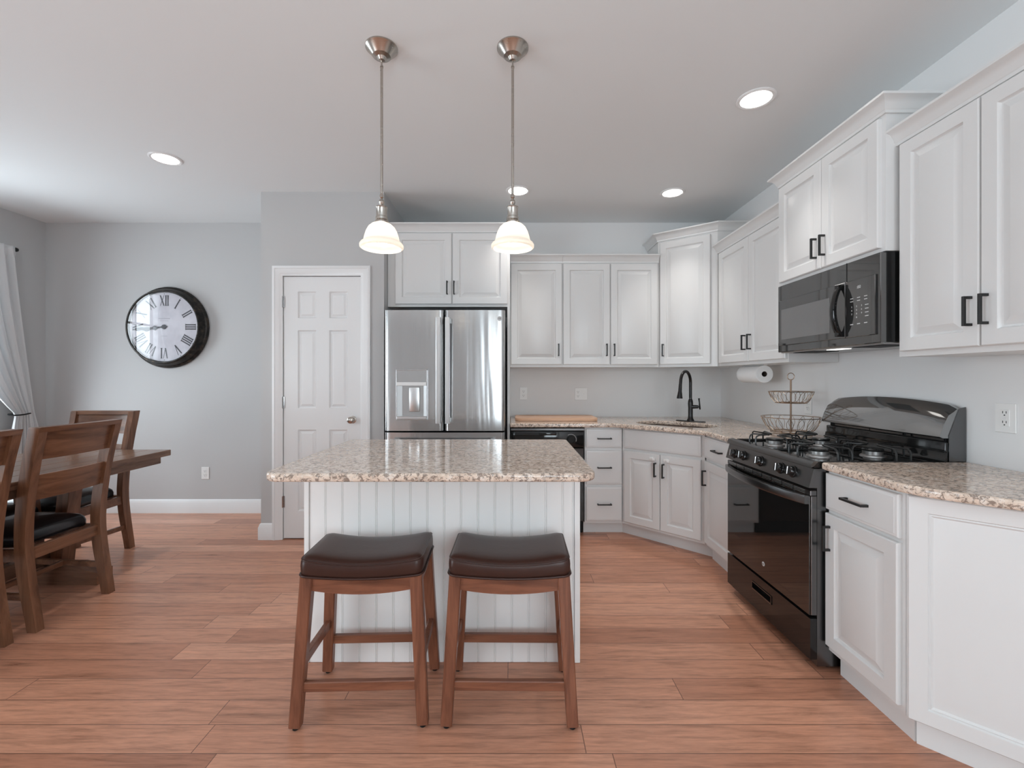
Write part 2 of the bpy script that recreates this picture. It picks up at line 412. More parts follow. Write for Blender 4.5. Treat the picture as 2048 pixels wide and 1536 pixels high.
def crown(parent, path, z):
    MB().sweep(path, CROWN, XY(z)).build('crown_molding', M['cab'], parent, 30)

# ------------------------------------------------------------------ room shell
T = .12
struct('floor', MB().box(XL-T, XW+T, YR-T, YW+T, -.1, 0), M['floor'], 'red-brown strand plank floor laid crosswise')
struct('ceiling', MB().box(XL-T, XW+T, YR-T, YW+T, CEIL, CEIL+.1), M['ceil'], 'flat white painted ceiling')
struct('wall_back', MB().box(XL-T, -1.07, YW, YW+T, 0, CEIL), M['wall'], 'grey dining wall behind the clock')
struct('wall_kitchen', MB().box(-1.07, XW+T, YW, YW+T, 0, CEIL), M['kwall'], 'pale wall behind the corner sink and the refrigerator')
struct('wall_right', MB().box(XW, XW+T, YR-T, YW, 0, CEIL), M['kwall'], 'pale wall behind the stove')
WY0, WY1, WZ0, WZ1 = 2.66, 3.76, .62, 2.38
PA0, PA1, PAZ = -2.25, .45, 2.3  # unseen opening added to light the right side of the kitchen
wl = MB(); wl.box(XL-T, XL, YR-T, PA0, 0, CEIL).box(XL-T, XL, PA1, WY0, 0, CEIL).box(XL-T, XL, PA0, PA1, PAZ, CEIL).box(XL-T, XL, WY1, YW, 0, CEIL).box(XL-T, XL, WY0, WY1, 0, WZ0).box(XL-T, XL, WY0, WY1, WZ1, CEIL)
struct('wall_left', wl, M['wall'], 'grey wall with the curtained window')
wf = MB(); wf.box(XL, .15, YR-T, YR, 0, CEIL).box(1.75, XW, YR-T, YR, 0, CEIL)
for a, b in ((.15, 1.75),): wf.box(a, b, YR-T, YR, 0, .65).box(a, b, YR-T, YR, 2.35, CEIL)
struct('wall_front', wf, M['wall'], 'grey wall behind the viewer with one wide window')
# windows
def window(name, Mx, w, h, nu, nv, label):
    b = MB(Mx); e = .05
    b.box(0, w, -.09, -.03, 0, e).box(0, w, -.09, -.03, h-e, h).box(0, e, -.09, -.03, e, h-e).box(w-e, w, -.09, -.03, e, h-e)
    for i in range(1, nu): b.box(w*i/nu-.011, w*i/nu+.011, -.08, -.045, e, h-e)
    for j in range(1, nv): b.box(e, w-e, -.079, -.046, h*j/nv-.011, h*j/nv+.011)
    o = b.build(name, M['trim']); tag(o, label, None, None, 'structure')
    MB(Mx).box(e*.6, w-e*.6, -.066, -.062, e*.6, h-e*.6).build('pane', M['pane'], o)
    c = MB(Mx)
    c.box(-.07, 0, 0, .018, -.07, h+.07, .003).box(w, w+.07, 0, .018, -.07, h+.07, .003).box(0, w, 0, .018, h, h+.07, .003).box(-.1, w+.1, 0, .05, -.03, 0, .003)
    c.build('casing', M['trim'], o)
window('window_1', frame((XL, WY0, WZ0), (0, 1, 0), (1, 0, 0)), WY1-WY0, WZ1-WZ0, 3, 4, 'white gridded dining window behind the curtain')
window('window_2', frame((.15, YR, .65), (1, 0, 0), (0, 1, 0)), 1.6, 1.7, 3, 3, 'wide window behind the viewer')
window('added_window', frame((XL, PA0, .02), (0, 1, 0), (1, 0, 0)), PA1-PA0, PAZ-.02, 2, 1, 'tall glazed opening added out of view in the left wall for extra light')
# pantry box
PX0, PX1, PY = -1.997, -1.018, 3.58
DX0, DX1, DZ = -1.822, -1.202, 2.095
pw = MB(); pw.box(PX0, DX0-.02, PY, PY+.1, 0, CEIL).box(DX1+.02, PX1, PY, PY+.1, 0, CEIL).box(DX0-.02, DX1+.02, PY, PY+.1, DZ+.02, CEIL)
pw.box(PX0, PX0+.1, PY+.1, YW, 0, CEIL).box(PX1-.1, PX1, PY+.1, YW, 0, CEIL)
struct('wall_pantry', pw, M['wall'], 'grey pantry closet walls around the white door')
cs = MB(); prof = [(0, 0), (.070+.008, 0), (.070+.008, .018), (.066, .022), (.058, .022), (.054, .017), (.024, .014), (.018, .010), (.006, .010), (0, .006)]
cs.sweep([(DX1, .0), (DX1, DZ), (DX0, DZ), (DX0, .0)], [(o, h) for o, h in prof], lambda p, h: (p.x, PY-h, p.y))
cs.box(DX0-.019, DX0-.003, PY, PY+.098, 0, DZ).box(DX1+.003, DX1+.019, PY, PY+.098, 0, DZ).box(DX0-.019, DX1+.019, PY, PY+.098, DZ+.002, DZ+.018)
struct('trim_1', cs, M['trim'], 'white moulded casing around the pantry door')
# six-panel door
W_, H_ = DX1-DX0-.006, DZ-.012
Mx = frame((DX0+.003, PY+.042, .008), (1, 0, 0), (0, -1, 0)); dm = MB(Mx)
sv = lambda y: (757-y)*3.605/900+1.28-.008
us = [0, .112, .258, .362, .508, W_]; vs_ = [0, .20, sv(862), sv(815), sv(662), sv(637), sv(584), H_]
vs_ = [0, .215, sv(859), sv(816), sv(661), sv(637), sv(584), H_]
tk = .035
for i in range(5):
    for j in range(7):
        u0, u1, v0, v1 = us[i], us[i+1], vs_[j], vs_[j+1]
        if i in (1, 3) and j in (1, 3, 5):
            rs = [[(u0+a, n, v0+a), (u1-a, n, v0+a), (u1-a, n, v1-a), (u0+a, n, v1-a)] for a, n in ((0, tk), (.005, tk-.009), (.009, tk-.0125), (.014, tk-.0125), (.031, tk-.003), (.034, tk-.003))]
            dm.loft(rs, cap=(False, True))
        else: dm.add([(u0, tk, v0), (u1, tk, v0), (u1, tk, v1), (u0, tk, v1)], [[0, 1, 2, 3]])
dm.add([(0, 0, 0), (W_, 0, 0), (W_, 0, H_), (0, 0, H_), (0, tk, 0), (W_, tk, 0), (W_, tk, H_), (0, tk, H_)], [[0, 1, 2, 3], [0, 1, 5, 4], [1, 2, 6, 5], [2, 3, 7, 6], [3, 0, 4, 7]])
d1 = dm.build('door_1', M['trim'], None, 25); tag(d1, 'white six-panel pantry door with a nickel knob', None, None, 'structure')
for z in (.30, 1.09, 1.89):
    MB().lathe([(.006, -.045), (.006, .045)], 10, (DX0-.002, PY-.004, z)).box(DX0-.002, DX0+.012, PY-.001, PY+.006, z-.045, z+.045).build('hinge', M['chrome'], d1)
kx = (704-1024)*3.57/900; kz = 1.28-(840-757)*3.55/900
MB().lathe([(.030, 0), (.030, .006), (.012, .010), (.011, .030), (.020, .034), (.027, .046), (.026, .058), (.016, .066), (0, .068)], 24, (kx, PY+.007, kz), (0, -1, 0)).build('knob', M['nickel'], d1)
# baseboards
BB = [(0, 0), (.016, 0), (.016, .098), (.012, .106), (.010, .116), (.006, .126), (0, .130)]
def base(name, path, label): struct(name, MB().sweep(path, BB, XY()), M['trim'], label)
base('baseboard_back', [(XL+.0, YW), (PX0, YW)], 'white baseboard under the clock')
base('baseboard_left', [(XL, PA1+.072), (XL, YW-.016)], 'white baseboard along the window wall')
base('baseboard_pantry', [(PX0, YW-.016), (PX0, PY), (DX0-.079, PY)], 'short white baseboard beside the pantry door')
base('baseboard_pantry_right', [(DX1+.079, PY), (PX1, PY)], 'white baseboard between pantry door and refrigerator')

# ------------------------------------------------------------------ base cabinets on the far wall
U0, N0 = (1, 0, 0), (0, -1, 0)
FY = 3.68                                   # face-frame plane of far run, doors stand .02 proud
FXR = 1.38                                  # face-frame plane of right run
UR, NR = (0, -1, 0), (-1, 0, 0)
g = 'white base cabinets'
c = thing('base_cabinet', 'narrow white three-drawer base cabinet beside the dishwasher', 'cabinet', (.745, 3.98, 0), g)
MB().box(.594, .90, FY, YW-.003, .10, .883).build('body', M['cab'], c)
MB().box(.594, .926, FY+.07, FY+.09, 0, .10).build('toe_kick', M['cab'], c)
for z0, z1 in ((.719, .868), (.420, .694), (.121, .398)): drawer(c, (.604, FY, z0), U0, N0, .292, z1-z0)
# diagonal sink cabinet
S2 = 1/math.sqrt(2); ND, UD = (-S2, -S2, 0), (S2, -S2, 0)
DS = 4.578                                  # x+y of diagonal face frame
A0 = (.903, DS-.903); A1 = (FXR-.006, DS-FXR+.006)
c = thing('base_cabinet', 'angled white corner sink cabinet below the black faucet', 'cabinet', (1.45, 3.75, 0), g)
MB().prism([A0, A1, (XW-.003, DS-FXR+.006), (XW-.003, YW-.003), (.903, YW-.003)], .10, .70).build('body', M['cab'], c)
fr = MB(frame((A0[0], A0[1], 0), UD, ND)); LD = (Vector(A1)-Vector(A0)).length
fr.box(0, LD, -.02, 0, .70, .883).build('face_frame', M['cab'], c)
td = .055
MB(frame((A0[0], A0[1], 0), UD, ND)).box(-.050, LD+.04, -.085, -.0655, 0, .10).build('toe_kick', M['cab'], c)
dO = lambda u, z: (A0[0]+S2*u, A0[1]-S2*u, z)
door(c, dO(.022, .720), UD, ND, LD-.044, .150, None, None, SLAB, 'false_drawer_front')
hw = (LD-.044-.006)/2
dl = door(c, dO(.022, .121), UD, ND, hw, .577, hw-.03, .46)
dr = door(c, dO(.022+hw+.006, .121), UD, ND, hw, .577, .03, .46)
for dd, u in ((dl, .022+hw-.055), (dr, .022+hw+.006+.055)):
    Mx = frame(dO(u, .66), UD, ND)
    b = MB(Mx); b.box(-.024, .024, .02, .034, -.012, .012, .005, 2).lathe([(.011, 0), (.011, .014), (.006, .018)], 16, (0, .02, .004), (0, 1, 0))
    b.build('child_latch', M['plate'], dd)
# right far cabinet
YS0, YS1 = 1.965, 2.727                     # stove
c = thing('base_cabinet', 'white base cabinet squeezed between the sink corner and the stove', 'cabinet', (1.69, 2.96, 0), g)
yr = DS-FXR
MB().box(FXR, XW-.003, YS1+.006, yr-.004, .10, .883).build('body', M['cab'], c)
MB().box(FXR+.045, FXR+.065, YS1+.006, yr-.0, 0, .10).build('toe_kick', M['cab'], c)
wd = yr-.012-(YS1+.012)
drawer(c, (FXR, yr-.012, .720), UR, NR, wd, .150)
door(c, (FXR, yr-.012, .121), UR, NR, wd, .577, .03, .46)
# near cabinet right of the stove
YN = 1.575
c = thing('base_cabinet', 'white drawer-and-door base cabinet on the near side of the stove', 'cabinet', (1.69, 1.77, 0), g)
MB().box(FXR, XW-.003, YN+.002, YS0-.006, .10, .883).build('body', M['cab'], c)
MB().box(FXR+.04, FXR+.06, YN+.012, YS0-.02, 0, .10).build('toe_kick', M['cab'], c)
wd = YS0-.008-(YN+.016)
drawer(c, (FXR, YS0-.008, .715), UR, NR, wd, .155)
door(c, (FXR, YS0-.008, .125), UR, NR, wd, .573, .03, .47)
# angled end cabinet
c = thing('base_cabinet', 'angled white end cabinet with one large panel at the right edge', 'cabinet', (1.8, 1.4, 0), g)
E0 = (FXR, YN); NE, UE = (-S2, -S2, 0), (S2, -S2, 0); LE = (XW-.004-FXR)/S2
MB().prism([E0, (XW-.004, YN-(XW-.004-FXR)), (XW-.004, YN)], .10, .883).build('body', M['cab'], c)
MB(frame((FXR+.04, YN+.004, 0), UE, NE)).box(0, LE-.06, -.02, 0, 0, .10).build('toe_kick', M['cab'], c)
MB(frame((E0[0]+S2*.004, E0[1]-S2*.004, .104), UE, NE)).rings(LE-.06, .772, [(0, 0), (0, .016), (.004, .02), (.052, .02), (.056, .014), (.060, .016), (.066, .010), (.11, .016), (.115, .0165)]).build('panel', M['cab'], c, 25)

# ------------------------------------------------------------------ worktops
ZT0, ZT1 = .884, .916
sc_ = Vector((1.31, 3.60)); hole = []
for k in range(40):
    a = 2*PI*k/40; ex, ey = .31*math.copysign(abs(math.cos(a))**.75, math.cos(a)), .195*math.copysign(abs(math.sin(a))**.75, math.sin(a))
    p = sc_+Vector((S2, -S2))*ex+Vector((S2, S2))*ey; hole.append((p.x, p.y))
CS = 4.465
out = [(-.016, YW-.002), (-.016, 3.635), (CS-3.635, 3.635), (1.335, CS-1.335), (1.335, YS1+.004), (XW-.002, YS1+.004), (XW-.002, YW-.002)]
out = round_poly(out, [0, .01, .12, .12, 0, 0, 0])
o = slab('countertop', out, [hole[::-1]], ZT0, ZT1, .009, M['granite'])
tag(o, 'beige speckled granite worktop wrapping the far corner around the sink', 'countertop', 'granite worktops')
e = 2.855
out = round_poly([(XW-.002, YS0-.004), (1.345, YS0-.004), (1.345, e-1.345), (XW-.002, e-XW+.002)], [0, .012, .22, 0], 14)
o = slab('countertop', out, [], ZT0, ZT1, .009, M['granite']); tag(o, 'speckled granite worktop with a clipped end right of the stove', 'countertop', 'granite worktops')
out = round_poly([(-.965, 2.69), (-.965, 1.715), (.327, 1.715), (.327, 2.69)], [.03, .07, .07, .03])
o = slab('countertop', out, [], ZT0, ZT1+.001, .010, M['granite']); tag(o, 'speckled granite island worktop with rounded corners in front of the refrigerator', 'countertop', 'granite worktops')
# sink
c = thing('kitchen_sink', 'dark oval sink sunk in the corner worktop below the faucet', 'sink', (sc_.x, sc_.y, .70))
sh = []
for z, k in ((.8835, 1.04), (.87, 1.01), (.80, .98), (.735, .93), (.712, .80), (.708, .15)):
    sh.append([(sc_.x+(p[0]-sc_.x)*k, sc_.y+(p[1]-sc_.y)*k, z) for p in hole])
MB().loft(sh, cap=(False, True)).build('basin', M['sink'], c)
MB().lathe([(.045, 0), (.043, .004), (.02, .003), (0, .001)], 20, (sc_.x, sc_.y, .709)).build('drain', M['chrome'], c)
# faucet
FXp = Vector((1.512, 3.812)); fwd = Vector((-.75, -.66)).normalized(); z0 = ZT1
c = thing('kitchen_faucet', 'black gooseneck faucet with side lever behind the corner sink', 'faucet', (FXp.x, FXp.y, z0))
Mx = frame((FXp.x, FXp.y, z0), (S2, -S2, 0), (-S2, -S2, 0))
pl = [(.125*math.copysign(abs(math.cos(2*PI*k/28))**.5, math.cos(2*PI*k/28)), .027*math.copysign(abs(math.sin(2*PI*k/28))**.6, math.sin(2*PI*k/28))) for k in range(28)]
MB(Mx).loft([[(a, b, .0005) for a, b in pl], [(a, b, .005) for a, b in pl], [(a*.97, b*.9, .007) for a, b in pl]]).build('deck_plate', M['bronze'], c)
MB().lathe([(.030, .006), (.029, .016), (.022, .026), (.019, .05), (.019, .12), (.021, .15), (.019, .175), (.014, .19)], 20, (FXp.x, FXp.y, z0)).build('body', M['bronze'], c)
pth = [(FXp.x, FXp.y, z0+.185), (FXp.x, FXp.y, z0+.25)]
zc = z0+.33; R_ = .083
pth.append((FXp.x, FXp.y, zc))
for k in range(1, 15):
    a = PI*k/15*.98; q = FXp+fwd*(R_-R_*math.cos(a)); pth.append((q.x, q.y, zc+R_*1.12*math.sin(a)))
q = FXp+fwd*(2*R_+.004); pth.append((q.x, q.y, zc-.02))
MB().tube(pth, .0125, 12).build('spout', M['bronze'], c)
q2 = FXp+fwd*(2*R_+.016)
MB().tube([(q.x, q.y, zc-.015), ((q.x+q2.x)/2, (q.y+q2.y)/2, zc-.07), (q2.x, q2.y, zc-.118), (q2.x, q2.y, zc-.13)], [.013, .0145, .022, .0235], 16).build('spray_head', M['bronze'], c)
rt = Vector((.96, -.28)); zh = z0+.125
MB().tube([(FXp.x, FXp.y, zh), (FXp.x+rt.x*.03, FXp.y+rt.y*.03, zh), (FXp.x+rt.x*.06, FXp.y+rt.y*.06, zh)], [.018, .0155, .014], 14).build('handle_stem', M['bronze'], c)
hx, hy = FXp.x+rt.x*.072, FXp.y+rt.y*.072
MB().tube([(FXp.x+rt.x*.058, FXp.y+rt.y*.058, zh), (hx, hy, zh)], .007, 10).tube([(hx+.003, hy, zh-.022), (hx+.002, hy, zh-.012), (hx, hy, zh), (hx-.002, hy, zh+.035), (hx-.005, hy, zh+.06), (hx-.006, hy, zh+.072)], [.006, .007, .008, .0055, .006, .0085], 10).build('lever', M['bronze'], c)
# cutting board
c = tag(MB().loft([[(x, y, z) for x, y in round_poly(p, [.04]*8, 4)] for z, p in [(ZT1+.0005+zz, [(.03+i, 3.93), (.03+i+0, 3.88), (.07, 3.80+i), (.69, 3.80+i), (.75-i, 3.88), (.75-i, 4.10), (.69, 4.19-i), (.07, 4.19-i)]) for zz, i in ((0, .004), (.004, 0), (.026, 0), (.030, .004))]][0:0] or
        [[(x, y, ZT1+.0005+zz) for x, y in round_poly([(.028+i, 3.82+i), (.735-i, 3.82+i), (.735-i, 4.16-i), (.028+i, 4.16-i)], [.055]*4, 6)] for zz, i in ((0, .004), (.004, 0), (.024, 0), (.028, .006), (.0285, .03), (.025, .036))]).build('cutting_board', M['maple'], None, 30),
        'long pale wooden cutting board lying on the worktop above the dishwasher', 'cutting board')
# dishwasher
c = thing('dishwasher', 'black dishwasher under the far worktop behind the island', 'dishwasher', (.287, 3.98, 0))
MB().box(-.012, .588, 3.70, YW-.01, .10, .878).build('body', M['mblack'], c)
MB().box(-.008, .584, 3.655, 3.70, .12, .715, .004).build('door', M['gblack'], c)
MB().box(-.008, .584, 3.648, 3.70, .722, .852, .006, 2).build('control_panel', M['gblack'], c)
MB().box(-.012, .588, 3.640, 3.70, .857, .878, .003).build('top_strip', M['sblack'], c)
MB().box(.22, .36, 3.632, 3.65, .82, .846, .006, 2).build('latch', M['gblack'], c)
MB().lathe([(.034, 0), (.030, .014), (.026, .018), (0, .018)], 24, (.478, 3.648, .785), (0, -1, 0)).build('dial_knob', M['mblack'], c)
dm = MB()
for k in range(16):
    a = -.3+k*.16; dm.box(.478+.043*math.cos(a)-.003, .478+.043*math.cos(a)+.003, 3.647, 3.6478, .785+.043*math.sin(a)-.0012, .785+.043*math.sin(a)+.0012)
dm.build('dial_marks', M['print'], c)
MB().box(.06, .085, 3.647, 3.6478, .772, .775).build('button_print', M['print'], c)
MB().box(.105, .13, 3.647, 3.6478, .772, .775).build('button_print', M['print'], c)
MB().box(-.008, .584, 3.74, 3.76, 0, .10).build('toe_kick', M['mblack'], c)

# ------------------------------------------------------------------ wall cabinets
g = 'white wall cabinets'
ZU0, ZU1 = 1.38, 2.296
UY = 3.965
def upper_back(x0, x1, doors, label):
    c = thing('wall_cabinet', label, 'cabinet', ((x0+x1)/2, 4.12, ZU0), g)
    MB().box(x0, x1, UY, YW-.003, ZU0, ZU1).build('body', M['cab'], c)
    for a, b, hx in doors: door(c, (a, UY, 1.402), U0, N0, b-a, 2.286-1.402, hx-a, .128)
    return c
c = upper_back(-.016, .4445, [(-.009, .438, .408)], 'white single-door wall cabinet right beside the refrigerator')
crown(c, [(-.014, UY), (.4445, UY)], ZU1)
c = upper_back(.4455, 1.290, [(.4515, .859, .829), (.867, 1.276, .895)], 'white two-door wall cabinet left of the tall corner cabinet')
crown(c, [(.4455, UY), (1.290, UY)], ZU1)
# refrigerator cabinet
c = thing('wall_cabinet', 'white two-door cabinet bridging over the refrigerator', 'cabinet', (-.52, 3.98, 1.866), g)
ZF = 2.472
MB().box(PX1+.003, -.017, FY, YW-.003, 1.866, ZF).build('body', M['cab'], c)
door(c, (-.952, FY, 1.886), U0, N0, .460, 2.462-1.886, .460-.034, .13)
door(c, (-.484, FY, 1.886), U0, N0, .447, 2.462-1.886, .014, .13)
MB().box(-.038, -.0175, FY, YW-.003, 0.001, 1.8655).build('end_panel', M['cab'], c)
crown(c, [(PX1+.003, FY), (-.017, FY), (-.017, YW-.004)], ZF)
# tall corner cabinet
c = thing('wall_cabinet', 'tall angled corner wall cabinet with one door above the sink', 'cabinet', (1.7, 4.0, ZU0), g)
K0 = (1.294, 3.985); K1 = (1.682, 3.68); UK = Vector((K1[0]-K0[0], K1[1]-K0[1], 0)).normalized(); NK = Vector((UK.y, -UK.x, 0))
ZK = 2.486
MB().prism([K0, K1, (XW-.003, K1[1]), (XW-.003, YW-.003), (K0[0], YW-.003)], ZU0, ZK).build('body', M['cab'], c)
LK = (Vector(K1)-Vector(K0)).length
kO = lambda u, z: (K0[0]+UK.x*u, K0[1]+UK.y*u, z)
door(c, kO(.022, 1.402), UK, NK, LK-.075, 2.470-1.402, .032, .125)
crown(c, [(K0[0], YW-.004), K0, K1, (XW-.004, K1[1])], ZK)
# right wall far cabinet
UXF = 1.685
c = thing('wall_cabinet', 'white two-door wall cabinet above the paper towels and fruit basket', 'cabinet', (1.84, 3.2, ZU0), g)
MB().box(UXF, XW-.003, YS1+.012, 3.655, ZU0, ZU1).build('body', M['cab'], c)
door(c, (UXF, 3.630, 1.402), UR, NR, .452, .884, .452-.035, .135)
door(c, (UXF, 3.172, 1.402), UR, NR, .424, .884, .033, .135)
crown(c, [(UXF, 3.676), (UXF, YS1+.012)], ZU1)
# cabinet over the microwave
UXM = 1.632
c = thing('wall_cabinet', 'short deep two-door wall cabinet right above the black microwave', 'cabinet', (1.8, 2.35, 1.838), g)
MB().box(UXM, XW-.003, YS0, YS1+.008, 1.839, 2.436).build('body', M['cab'], c)
door(c, (UXM, YS1-.004, 1.856), UR, NR, .372, 2.425-1.856, .372-.034, .112)
door(c, (UXM, YS1-.380, 1.856), UR, NR, .362, 2.425-1.856, .026, .112)
crown(c, [(XW-.004, YS1+.008), (UXM, YS1+.008), (UXM, YS0), (XW-.004, YS0)], 2.436)
# near tall cabinet
c = thing('wall_cabinet', 'large white two-door wall cabinet at the right edge, nearest the viewer', 'cabinet', (1.84, 1.6, ZU0), g)
MB().box(UXF, XW-.003, 1.262, 1.957, 1.374, 2.292).build('body', M['cab'], c)
door(c, (UXF, 1.936, 1.396), UR, NR, .330, .888, .330-.026, .128)
door(c, (UXF, 1.600, 1.396), UR, NR, .330, .888, .024, .128)
crown(c, [(XW-.004, 1.957), (UXF, 1.957), (UXF, 1.262), (XW-.004, 1.262)], 2.292)

# ------------------------------------------------------------------ refrigerator
c = thing('refrigerator', 'stainless french-door refrigerator with ice dispenser beside the pantry', 'refrigerator', (-.51, 3.85, 0))
RX0, RX1, RM, RY = -.967, -.053, -.514, 3.40
MB().box(RX0+.006, RX1-.006, RY+.09, YW-.05, .02, 1.775).build('body', M['mblack'], c)
for x in (-.895, -.125): MB().box(x-.035, x+.035, RY+.05, RY+.13, 1.776, 1.795, .003).build('hinge_cover', M['mblack'], c)
def fridge_door(x0, x1, z0, z1, cut=None):
    b = MB(); n = 10; R = .03; rows = []
    pr = [(x0, RY+.085), (x0, RY+R)]
    pr += [(x0+R-R*math.cos(PI/2*k/5), RY+R-R*math.sin(PI/2*k/5)) for k in range(1, 6)]
    pr += [(x0+R+(x1-x0-2*R)*k/12, RY-.006*math.sin(PI*k/12)) for k in range(1, 12)]
    pr += [(x1-R+R*math.sin(PI/2*k/5), RY+R-R*math.cos(PI/2*k/5)) for k in range(0, 6)]
    pr += [(x1, RY+.085)]
    b.loft([[(x, y, z) for x, y in pr] for z in (z0, z1)])
    return b
dl = fridge_door(RX0, RM-.004, .885, 1.797).build('door', M['steel'], c, 30)
dr = fridge_door(RM+.004, RX1, .885, 1.797).build('door', M['steel'], c, 30)
dz = fridge_door(RX0, RX1, .10, .872).build('freezer_drawer', M['steel'], c, 30)
MB().box(RX0+.02, RX1-.02, RY+.10, RY+.12, .02, .098).build('kick_grille', M['mblack'], c)
for d_, x in ((dl, RM-.034), (dr, RM+.034)):
    b = MB(); b.bar((x, RY-.055, .945), (x, RY-.055, 1.735), .036, .018, (0, 1, 0), bev=.006)
    for z in (.965, 1.715): b.box(x-.012, x+.012, RY-.05, RY+.002, z-.02, z+.02, .003)
    b.build('handle', M['handle'], d_)
b = MB(); b.bar((RX0+.06, RY-.055, .81), (RX1-.06, RY-.055, .81), .018, .036, (0, 0, 1), bev=.006)
for x in (RX0+.09, RX1-.09): b.box(x-.02, x+.02, RY-.05, RY+.002, .798, .822, .003)
b.build('handle', M['handle'], dz)
# dispenser: bezel, control face, recess (built as a shallow lined niche standing in the door skin), paddle, tray
ex0, ex1, ez0, ez1 = -.873, -.636, .966, 1.348; ry = RY-.012
dp = MB(); t_ = .007
dp.box(ex0, ex0+t_, ry-.003, RY+.004, ez0, ez1, .002).box(ex1-t_, ex1, ry-.003, RY+.004, ez0, ez1, .002).box(ex0, ex1, ry-.003, RY+.004, ez1-t_, ez1, .002).box(ex0, ex1, ry-.003, RY+.004, ez0, ez0+t_, .002)
dp = dp.build('dispenser', M['handle'], dl)
dp['label'] = 'ice and water dispenser with grey niche'
MB().box(ex0+t_, ex1-t_, ry, RY+.002, 1.252, ez1-t_).build('control_face', M['dsteel'], dl)
nb = MB(); y0_, y1_ = ry-.001, RY-.0065
zb0, zb1 = ez0+t_, 1.226
nb.add([(ex0+t_, y0_, zb0), (ex1-t_, y0_, zb0), (ex1-t_, y0_, zb1), (ex0+t_, y0_, zb1), (ex0+.045, y1_, zb0+.012), (ex1-.03, y1_, zb0+.012), (ex1-.03, y1_, zb1), (ex0+.045, y1_, zb1)],
       [[0, 4, 7, 3], [1, 5, 6, 2], [0, 1, 5, 4], [4, 5, 6, 7]])
nb.build('niche', M['dsteel'], dl, 0)
MB().box(ex0+t_, ex1-t_, ry-.008, RY+.002, 1.226, 1.252, .002).build('light_bar', M['plate'], dl)
MB().box(-.775, -.695, RY-.016, RY-.004, 1.03, 1.215, .006, 2).build('paddle', M['handle'], dl)
MB().box(ex0+t_, ex1-t_, ry-.012, RY+.002, ez0+t_, ez0+.03, .003).build('drip_tray', M['handle'], dl)
def emblem(parent, O, U, Nn, r):
    e = MB().lathe([(r, 0), (r, .0012), (r*.94, .0016), (0, .0016)], 28, O, Nn).build('emblem', M['print'], parent)
    O2 = Vector(O)+Vector(Nn).normalized()*.0022
    text_mesh('GE', r*.95, textframe(O2, U, Nn), e, 'monogram', M['slot'])
emblem(dr, (-.093, RY-.0025, 1.733), (1, 0, 0), (0, -1, 0), .018)

# ------------------------------------------------------------------ stove
c = thing('gas_stove', 'black gas range between the worktops on the right wall', 'stove', (1.65, 2.346, 0))
SX = 1.305
MB().box(1.335, XW-.006, YS0+.004, YS1-.004, .02, .892).build('body', M['sblack'], c)
for y in (YS0+.05, YS1-.05):
    MB().lathe([(.018, 0), (.018, .03)], 12, (1.40, y, 0)).build('foot', M['mblack'], c)
# cooktop pan with lip
ct = MB(); prof = [(1.318, .885), (1.318, .906), (1.326, .916), (1.345, .918), (1.352, .914), (1.358, .905), (1.87, .905), (1.885, .912), (1.895, .93), (1.90, .96), (1.90, .885)]
ct.loft([[(x, y, z) for x, z in prof] for y in (YS0, YS0+.001, YS1-.001, YS1)])
ct.box(1.36, 1.88, YS0+.0005, YS0+.014, .90, .917, .003).box(1.36, 1.88, YS1-.014, YS1-.0005, .90, .917, .003)
ct.build('cooktop', M['gblack'], c, 40)
cf = MB(); cf.loft([[(1.318, y, .897), (1.304, y, .89), (1.306, y, .906), (1.316, y, .917), (1.338, y, .919)] for y in (YS0-.002, YS1+.002)]); cf.build('front_rim', M['sblack'], c, 40)
# control panel
cp = MB(); cp.loft([[(1.345, y, .889), (1.319, y, .889), (1.296, y, .802), (1.345, y, .802)] for y in (YS0, YS1)]); cpo = cp.build('control_panel', M['sblack'], c)
nk = Vector((-.087, 0, .023)).normalized()
for y, z in ((2.637, .8405), (2.541, .845), (2.367, .845), (2.187, .845), (2.094, .847)):
    x = 1.296+(z-.802)/.087*.023; O = Vector((x, y, z))
    k = MB().lathe([(.028, 0), (.027, .004), (.023, .006), (.021, .022), (.019, .025), (0, .025)], 24, O, nk).build('knob', M['gblack'], c)
    kk = MB(); O2 = O+nk*.029; kk.bar(O2+Vector((0, 0, -.017)), O2+Vector((.004, 0, .017)), .006, .008, (1, 0, 0), .009, .010, bev=.003); kk.build('grip', M['chrome'], k)
# oven door
od = MB(); od.box(SX, 1.334, YS0+.002, YS1-.002, .765, .79, .003).box(SX+.004, 1.334, YS0+.002, YS0+.03, .243, .765, .002).box(SX+.004, 1.334, YS1-.03, YS1-.002, .243, .765, .002).box(SX+.010, 1.334, YS0+.03, YS1-.03, .243, .765)
od = od.build('oven_door', M['sblack'], c)
MB().box(SX, SX+.011, YS0+.010, YS1-.003, .240, .764, .002).build('oven_window', M['ovenglass'], od)
hb = MB(); sec = []
pts = [(1.296-.050*math.sin(PI*k/24)**.75 if 0 < k < 24 else 1.296, YS1-.018-(YS1-YS0-.03)*k/24) for k in range(25)]
hb.loft([[(x-.010, y, .728), (x-.012, y, .735), (x-.012, y, .758), (x-.010, y, .765), (x+.010, y, .765), (x+.010, y, .728)] for x, y in pts])
hb.build('handle', M['sblack'], od, 40)
lv = MB()
for k in range(8):
    ya = YS0+.04+k*.088
    for j in range(3): lv.box(SX-.003, SX+.001, ya, ya+.076, .7690+j*.007, .7705+j*.007)
lv.build('vent_slots', M['handle'], od)
emblem(od, (SX-.0005, 2.335, .318), (0, -1, 0), (-1, 0, 0), .0115)
dr_ = MB(); y0, y1, z0_, z1_ = YS0+.004, YS1-.004, .05, .228
hy0, hy1, hz0, hz1 = 2.265, 2.44, .146, .18
xd0, xd1 = SX, 1.334
